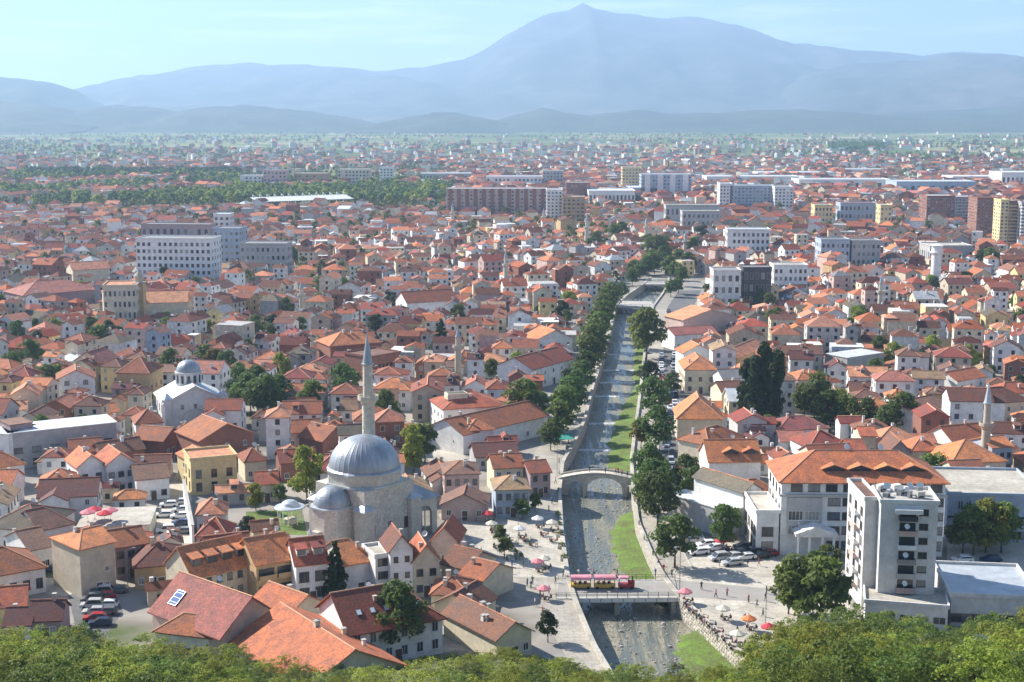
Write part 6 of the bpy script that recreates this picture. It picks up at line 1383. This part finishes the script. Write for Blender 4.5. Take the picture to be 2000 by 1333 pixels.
at = me.attributes.new('tint','FLOAT_COLOR','FACE'); at.data.foreach_set('color', np.array([(*c,1) for c in COL], 'f').ravel())
mm_ = bpy.data.materials.new('distant_town'); mm_.use_nodes = True; n = mm_.node_tree.nodes; l = mm_.node_tree.links; b = n['Principled BSDF']; b.inputs['Roughness'].default_value = .9; b.inputs['Specular IOR Level'].default_value = .15
a_ = n.new('ShaderNodeAttribute'); a_.attribute_name = 'tint'; g = n.new('ShaderNodeNewGeometry'); t = n.new('ShaderNodeTexNoise'); t.inputs['Scale'].default_value = .9; t.inputs['Detail'].default_value = 4; l.new(g.outputs['Position'], t.inputs['Vector'])
mr = n.new('ShaderNodeMapRange'); mr.inputs['From Min'].default_value=.3; mr.inputs['From Max'].default_value=.7; mr.inputs['To Min'].default_value=.72; mr.inputs['To Max'].default_value=1.15; l.new(t.outputs['Fac'], mr.inputs['Value'])
mu = n.new('ShaderNodeMix'); mu.data_type='RGBA'; mu.blend_type='MULTIPLY'; mu.inputs['Factor'].default_value=1; l.new(a_.outputs['Color'], mu.inputs['A']); l.new(mr.outputs['Result'], mu.inputs['B']); l.new(mu.outputs['Result'], b.inputs['Base Color'])
me.materials.append(mm_); me.update(); tag(put('distant_houses', me), 'dense mass of tiled roofs and pale walls spreading across the plain', kind='stuff')

# small trees squeezed between the houses, then woods and hedges of the plain
NT = 88
for (x,y) in TSPOT[:NT]:
    if abs(x) < .39*y: tree_at(Vector((x,y,0)), q.uniform(5.5,11), q.choice(['dark','mid','mid','olive','grey']), q.uniform(.85,1.1), group='trees between the houses')
print('tree spots', len(TSPOT))
def woods(name, spots, m, label, per=34, size=1.5, seed=1):
    cs = []; rs = []
    for (x,y,h) in spots:
        w = h*.34; cs += [(x,y,h*.55),(x+w*.4*q.uniform(-1,1),y+w*.4*q.uniform(-1,1),h*.75)]; rs += [(w,w,h*.42),(w*.6,w*.6,h*.25)]
    return tag(put(name, leaf_mesh(name, cs, rs, per, size, m, seed=seed)), label, kind='stuff')
sp = []
for i in range(2600):
    px = q.uniform(-80,880)
    py = q.uniform(352,408)
    if 300 < px < 445 and 368 < py < 388: continue
    if px > 470 and py < 366: continue
    if px < 240 and 344 < py < 362 and q.random()<.5: continue
    p = G(px,py); sp.append((p.x,p.y,q.uniform(11,17)))
woods('woods', [s_ for s_ in sp[:1500] if fbm(s_[0]/110,s_[1]/150,3) > -.25], M['leaf_dark'], 'dark wood in front of the far apartment blocks', 30, 1.6, 2)
woods('woods', [s_ for s_ in sp[1500:2400] if fbm(s_[0]/110,s_[1]/150,3) > -.3], M['leaf_olive'], 'lighter green poplars at the near edge of the wood', 30, 1.6, 3)
sp2 = []
for i in range(900):
    px = q.uniform(-80,470); py = q.uniform(342,356); p = G(px,py); sp2.append((p.x,p.y,q.uniform(9,14)))
woods('woods', [s_ for s_ in sp2 if fbm(s_[0]/130,s_[1]/160,3) > -.5], M['leaf_conifer'], 'dark conifer plantation beyond the wood', 26, 2.2, 4)
sp3 = [(x,y,q.uniform(6,11)) for (x,y) in TSPOT[NT:]]
for i in range(11000):
    y = 1000*(6500/1000)**q.random(); x = q.uniform(-.42,.42)*y; t = fbm(x/420,y/520,3)
    if y < 1450:
        X, Yc = rect_cells(x,y,3,3,0)
        if len(X)==0 or OCC[X,Yc].any(): continue
    elif t < -.05: continue
    sp3.append((x,y,q.uniform(7,13)))
woods('hedgerow_trees', sp3, M['leaf_mid'], 'scattered trees across the far town and plain', 30, 1.1, 6)
sp4 = [(G(1665+q.uniform(-45,60),292+q.uniform(-7,6))) for i in range(260)]
woods('woods', [(p.x,p.y,q.uniform(12,17)) for p in sp4], M['leaf_dark'], 'dark copse far out on the right plain', 18, 2.4, 7)
# ------------------------------------------------------------------ cars, people, parasols, lamps
cars_px([(1313,1002),(1322,985),(1318,968),(1330,955),(1312,940),(1325,925),(1345,912),(1310,905)], 1.5)
cars_px([(1303+i*0.9, 880-i*11.5) for i in range(17)], 1.55)
cars_px([(1292,760+i*-9) for i in range(8)], 1.5)
cars_px([(1318,838-i*16) for i in range(7)], 1.55)
cars_px([(1365,1083),(1395,1075),(1405,1094),(1432,1092),(1440,1085),(1455,1093),(1470,1085),(1430,1104),(1452,1072),(1485,1090),(1500,1086),(1515,1083),(1380,1068)], .3)
cars_px([(1600,1137),(1618,1139),(1637,1140),(1655,1138)], 1.2)
cars_px([(178,1162),(182,1175),(181,1187),(184,1200),(186,1212),(205,1170),(207,1186),(208,1200),(196,1222),(200,1160)], .15)
cars_px([(108,1116),(352,1012),(354,1026),(356,1042),(355,1000),(352,985),(330,990),(325,1040),(320,1010),(230,1158)], .2)
cars_px([(905,1240),(1262,690),(1296,660),(1300,640),(1303,625),(1306,610)], 1.4)
cars_px([(1880,1098),(1935,1098)], .05)
# people
for (x,y) in ((990,1100),(1000,1108),(985,1092),(978,1082),(992,1120),(1008,1098),(1022,1110),(948,1120),(955,1132),(960,1100),(940,1085),(1030,1146),(1040,1142),(1037,1150),(1055,1165),(1045,1185),(1060,1200),(1072,1160),(1085,1140),
              (1100,1130),(1130,1128),(1160,1127),(1150,1126),(1205,1127),(1280,1128),(1296,1118),(1312,1128),(1322,1120),(1370,1152),(1398,1168),(1420,1165),(1478,1186),(1405,1106),(1460,1108),(1482,1106),(1490,1205),(1497,1160),(1495,1175),(1462,1178),(1520,1128),(1540,1125),
              (1180,906),(1200,905),(1212,907),(1222,912),(1150,909),(1205,911),(1092,930),(1085,945),(1090,965),(1078,985),(1072,1000),(1100,890),(1110,870),(1092,905),(1120,850),
              (130,1146),(126,1150),(918,1005),(905,998),(930,1020),(880,990),(1335,1190),(1345,1200),(1360,1212),(1375,1225),(1390,1240),(1400,1255),(1440,1235),(1430,1262),(1455,1215),(1240,985),(1250,1010),(1248,1030),(1258,1060),(1275,1090),(1285,1105)):
    p = G(x,y); onb = 905 <= y <= 912 and 1140 < x < 1230
    if onb:
        p = st.matrix_world @ Vector((0,0,0)) if False else Vector((G(x,930).x, st.location.y+rnd.uniform(-1,1), 0)); u = p.x-st.location.x; person(p, z=top(u))
    else: person(p, z=.19 if 1126 <= y <= 1130 and 1095 < x < 1300 else .03)
# cafes: parasol, table, chairs, sitters
def cafe(x, y, c, sit=True, r=1.7):
    p = G(x,y); parasol(p, c, r); table(p+Vector((.5,-.2,0)))
    for k, a in enumerate((.3,2.4,4.4)):
        cpt = p+Vector((.5+.85*math.cos(a), -.2+.85*math.sin(a), 0)); chair(cpt, a-math.pi/2)
        if sit and k < 2: person((cpt.x,cpt.y), a-math.pi/2, 'sit', z=-.02)
for (x,y,c) in ((888,1012,'pink'),(905,1008,'pink'),(952,1022,'red'),(925,1010,'white'),(1050,1118,'pink'),(1062,1112,'cream'),(1062,1172,'pink'),(1420,1074,'red'),(1408,1076,'red'),(1462,1232,'orange'),(1500,1248,'red'),(1338,1178,'pink'),(1412,1212,'cream'),(1440,1262,'cream'),
                (960,1042,'cream'),(1015,1052,'white'),(1050,1032,'white'),(1078,1040,'cream')):
    cafe(x,y,c,r=1.35)
for (x,y,c) in ((172,1020,'pink'),(185,1014,'red'),(205,1022,'red'),(216,1016,'pink')):
    p = G(x,y,3.65); o = parasol(p, c); o.location.z = 3.63
# tables and sitters along the wall top by the bridge
for (x,y) in ((1345,1188),(1358,1200),(1372,1212),(1388,1226),(1402,1240),(1418,1254),(1432,1270),(1028,1060),(1040,1068),(1062,1048),(1080,1060),(1000,1062),(985,1050),(970,1072)):
    p = G(x,y); table(p)
    for a in (0.2,2.2,4.2):
        cpt = p+Vector((.85*math.cos(a),.85*math.sin(a),0)); chair(cpt, a-math.pi/2)
        if rnd.random()<.6: person((cpt.x,cpt.y), a-math.pi/2, 'sit', z=-.02)
# lamps
lamp(G(1327,1172), -2.2, 'tall grey street lamp standing at the right end of the road bridge', 1.35)
for (x,y,r_) in ((1495,1225,2.5),(1012,1066,.3),(127,1122,0),(1300,1000,3.1),(1305,930,3.1),(1304,870,3.1),(1302,800,3.1),(1300,740,3.1),(1088,930,0),(1060,870,0),(1560,1100,1.5),(250,1150,.5)): lamp(G(x,y), r_)
# green market awning and stalls on the shaded promenade
p = G(1100,872); aw = empty('market_awning', (p.x,p.y,0)); tag(aw, 'green tarpaulin awning on posts at the promenade before the arched bridge', 'awning')
mb = MB(); mb.add([(-2.6,-3,2.6),(2.6,-3,2.6),(2.6,3,2.9),(-2.6,3,2.9),(-2.6,-3,2.66),(2.6,-3,2.66),(2.6,3,2.96),(-2.6,3,2.96)],[(3,2,1,0),(4,5,6,7),(0,1,5,4),(1,2,6,5),(2,3,7,6),(3,0,4,7)]); mb.build('canopy', M['tarpaulin_green'], aw)
for sx_ in (-2.4,2.4):
    for sy_ in (-2.8,2.8): mb = MB(); mb.bar((sx_,sy_,0),(sx_,sy_,2.65),.05,5); mb.build('pole', M['metal_grey'], aw)
# planters along the square
pb = MB(); pb.box(-.9,.9,-.5,.5,0,.6); PLB = pb.mesh('planter_box', M['concrete']); PLS = leaf_mesh('shrub', [(-.4,0,.9),(.4,0,.85),(0,.1,1.1)], [(.5,.45,.4)]*3, 70, .13, M['leaf_mid'], seed=9)
for k,(x,y) in enumerate(((965,1035),(972,1045),(980,1056),(990,1066),(1000,1076),(1008,1086),(1018,1092),(1090,1010),(1092,1030),(1095,1050),(1098,1072),(1102,1095),(1600,1105),(1625,1108),(1640,1110))):
    p = G(x,y); o = empty('planter', (p.x,p.y,.02), .3*k); put('planter_box', PLB, o); put('shrub', PLS, o); o['category'] = 'planter'; o['group'] = 'street planters'; AUTO.append((o,'concrete planter with green shrub','planter'))
# roof dishes in the near town
for o in [o for o in C.objects if o.parent is None and o.name.startswith('house') and o.location.y < 360][::4]:
    r_ = next((c for c in o.children if c.name.startswith('roof')), None)
    if r_ is None: continue
    zz = max(v.co.z for v in r_.data.vertices); sat_dish((o.location.x+.6, o.location.y, zz-.25), rnd.uniform(-.5,1.5), rnd.uniform(.9,1.3))

# ------------------------------------------------------------------ finish the labels from the nearest landmark
ORD = ['first','second','third','fourth','fifth','sixth','seventh','eighth','ninth','tenth','eleventh','twelfth','thirteenth','fourteenth','fifteenth','sixteenth','seventeenth','eighteenth','nineteenth','twentieth']
def ordw(i): return ORD[i] if i < 20 else '%d%s' % (i+1, {1:'st',2:'nd',3:'rd'}.get((i+1)%10 if not 10 < (i+1)%100 < 14 else 0, 'th'))
groups = {}
for (o, look, noun) in AUTO:
    p = Vector(o.location); best = min(ANCH, key=lambda a: (Vector((a[1].x,a[1].y,0))-Vector((p.x,p.y,0))).length)
    dx, dy = p.x-best[1].x, p.y-best[1].y
    rel = ('behind' if dy > 0 else 'in front of') if abs(dy) > abs(dx) else ('left of' if dx < 0 else 'right of')
    groups.setdefault((noun, best[0], rel), []).append((math.hypot(dx,dy), o, look))
for (noun, an, rel), lst in groups.items():
    lst.sort(key=lambda t: t[0])
    for i, (d_, o, look) in enumerate(lst):
        s = '%s, %s%s %s %s' % (look, ordw(i)+' ' if len(lst) > 1 else '', noun if len(lst) > 1 else 'standing', rel, an)
        if len(s.split()) > 16: s = s.replace(' tiled','')
        w = s.split()
        if len(w) > 16: s = '%s, %s %s %s' % (look.replace(' tiled',''), ordw(i), rel, an)
        if len(s.split()) > 16: s = s.replace('-coloured','').replace('bright ','').replace('low ','').replace('tall ','').replace('dark ','')
        o['label'] = s
for o in C.objects:
    for k in ('W','D','rf'):
        if k in o: del o[k]
print('objects', len(C.objects))
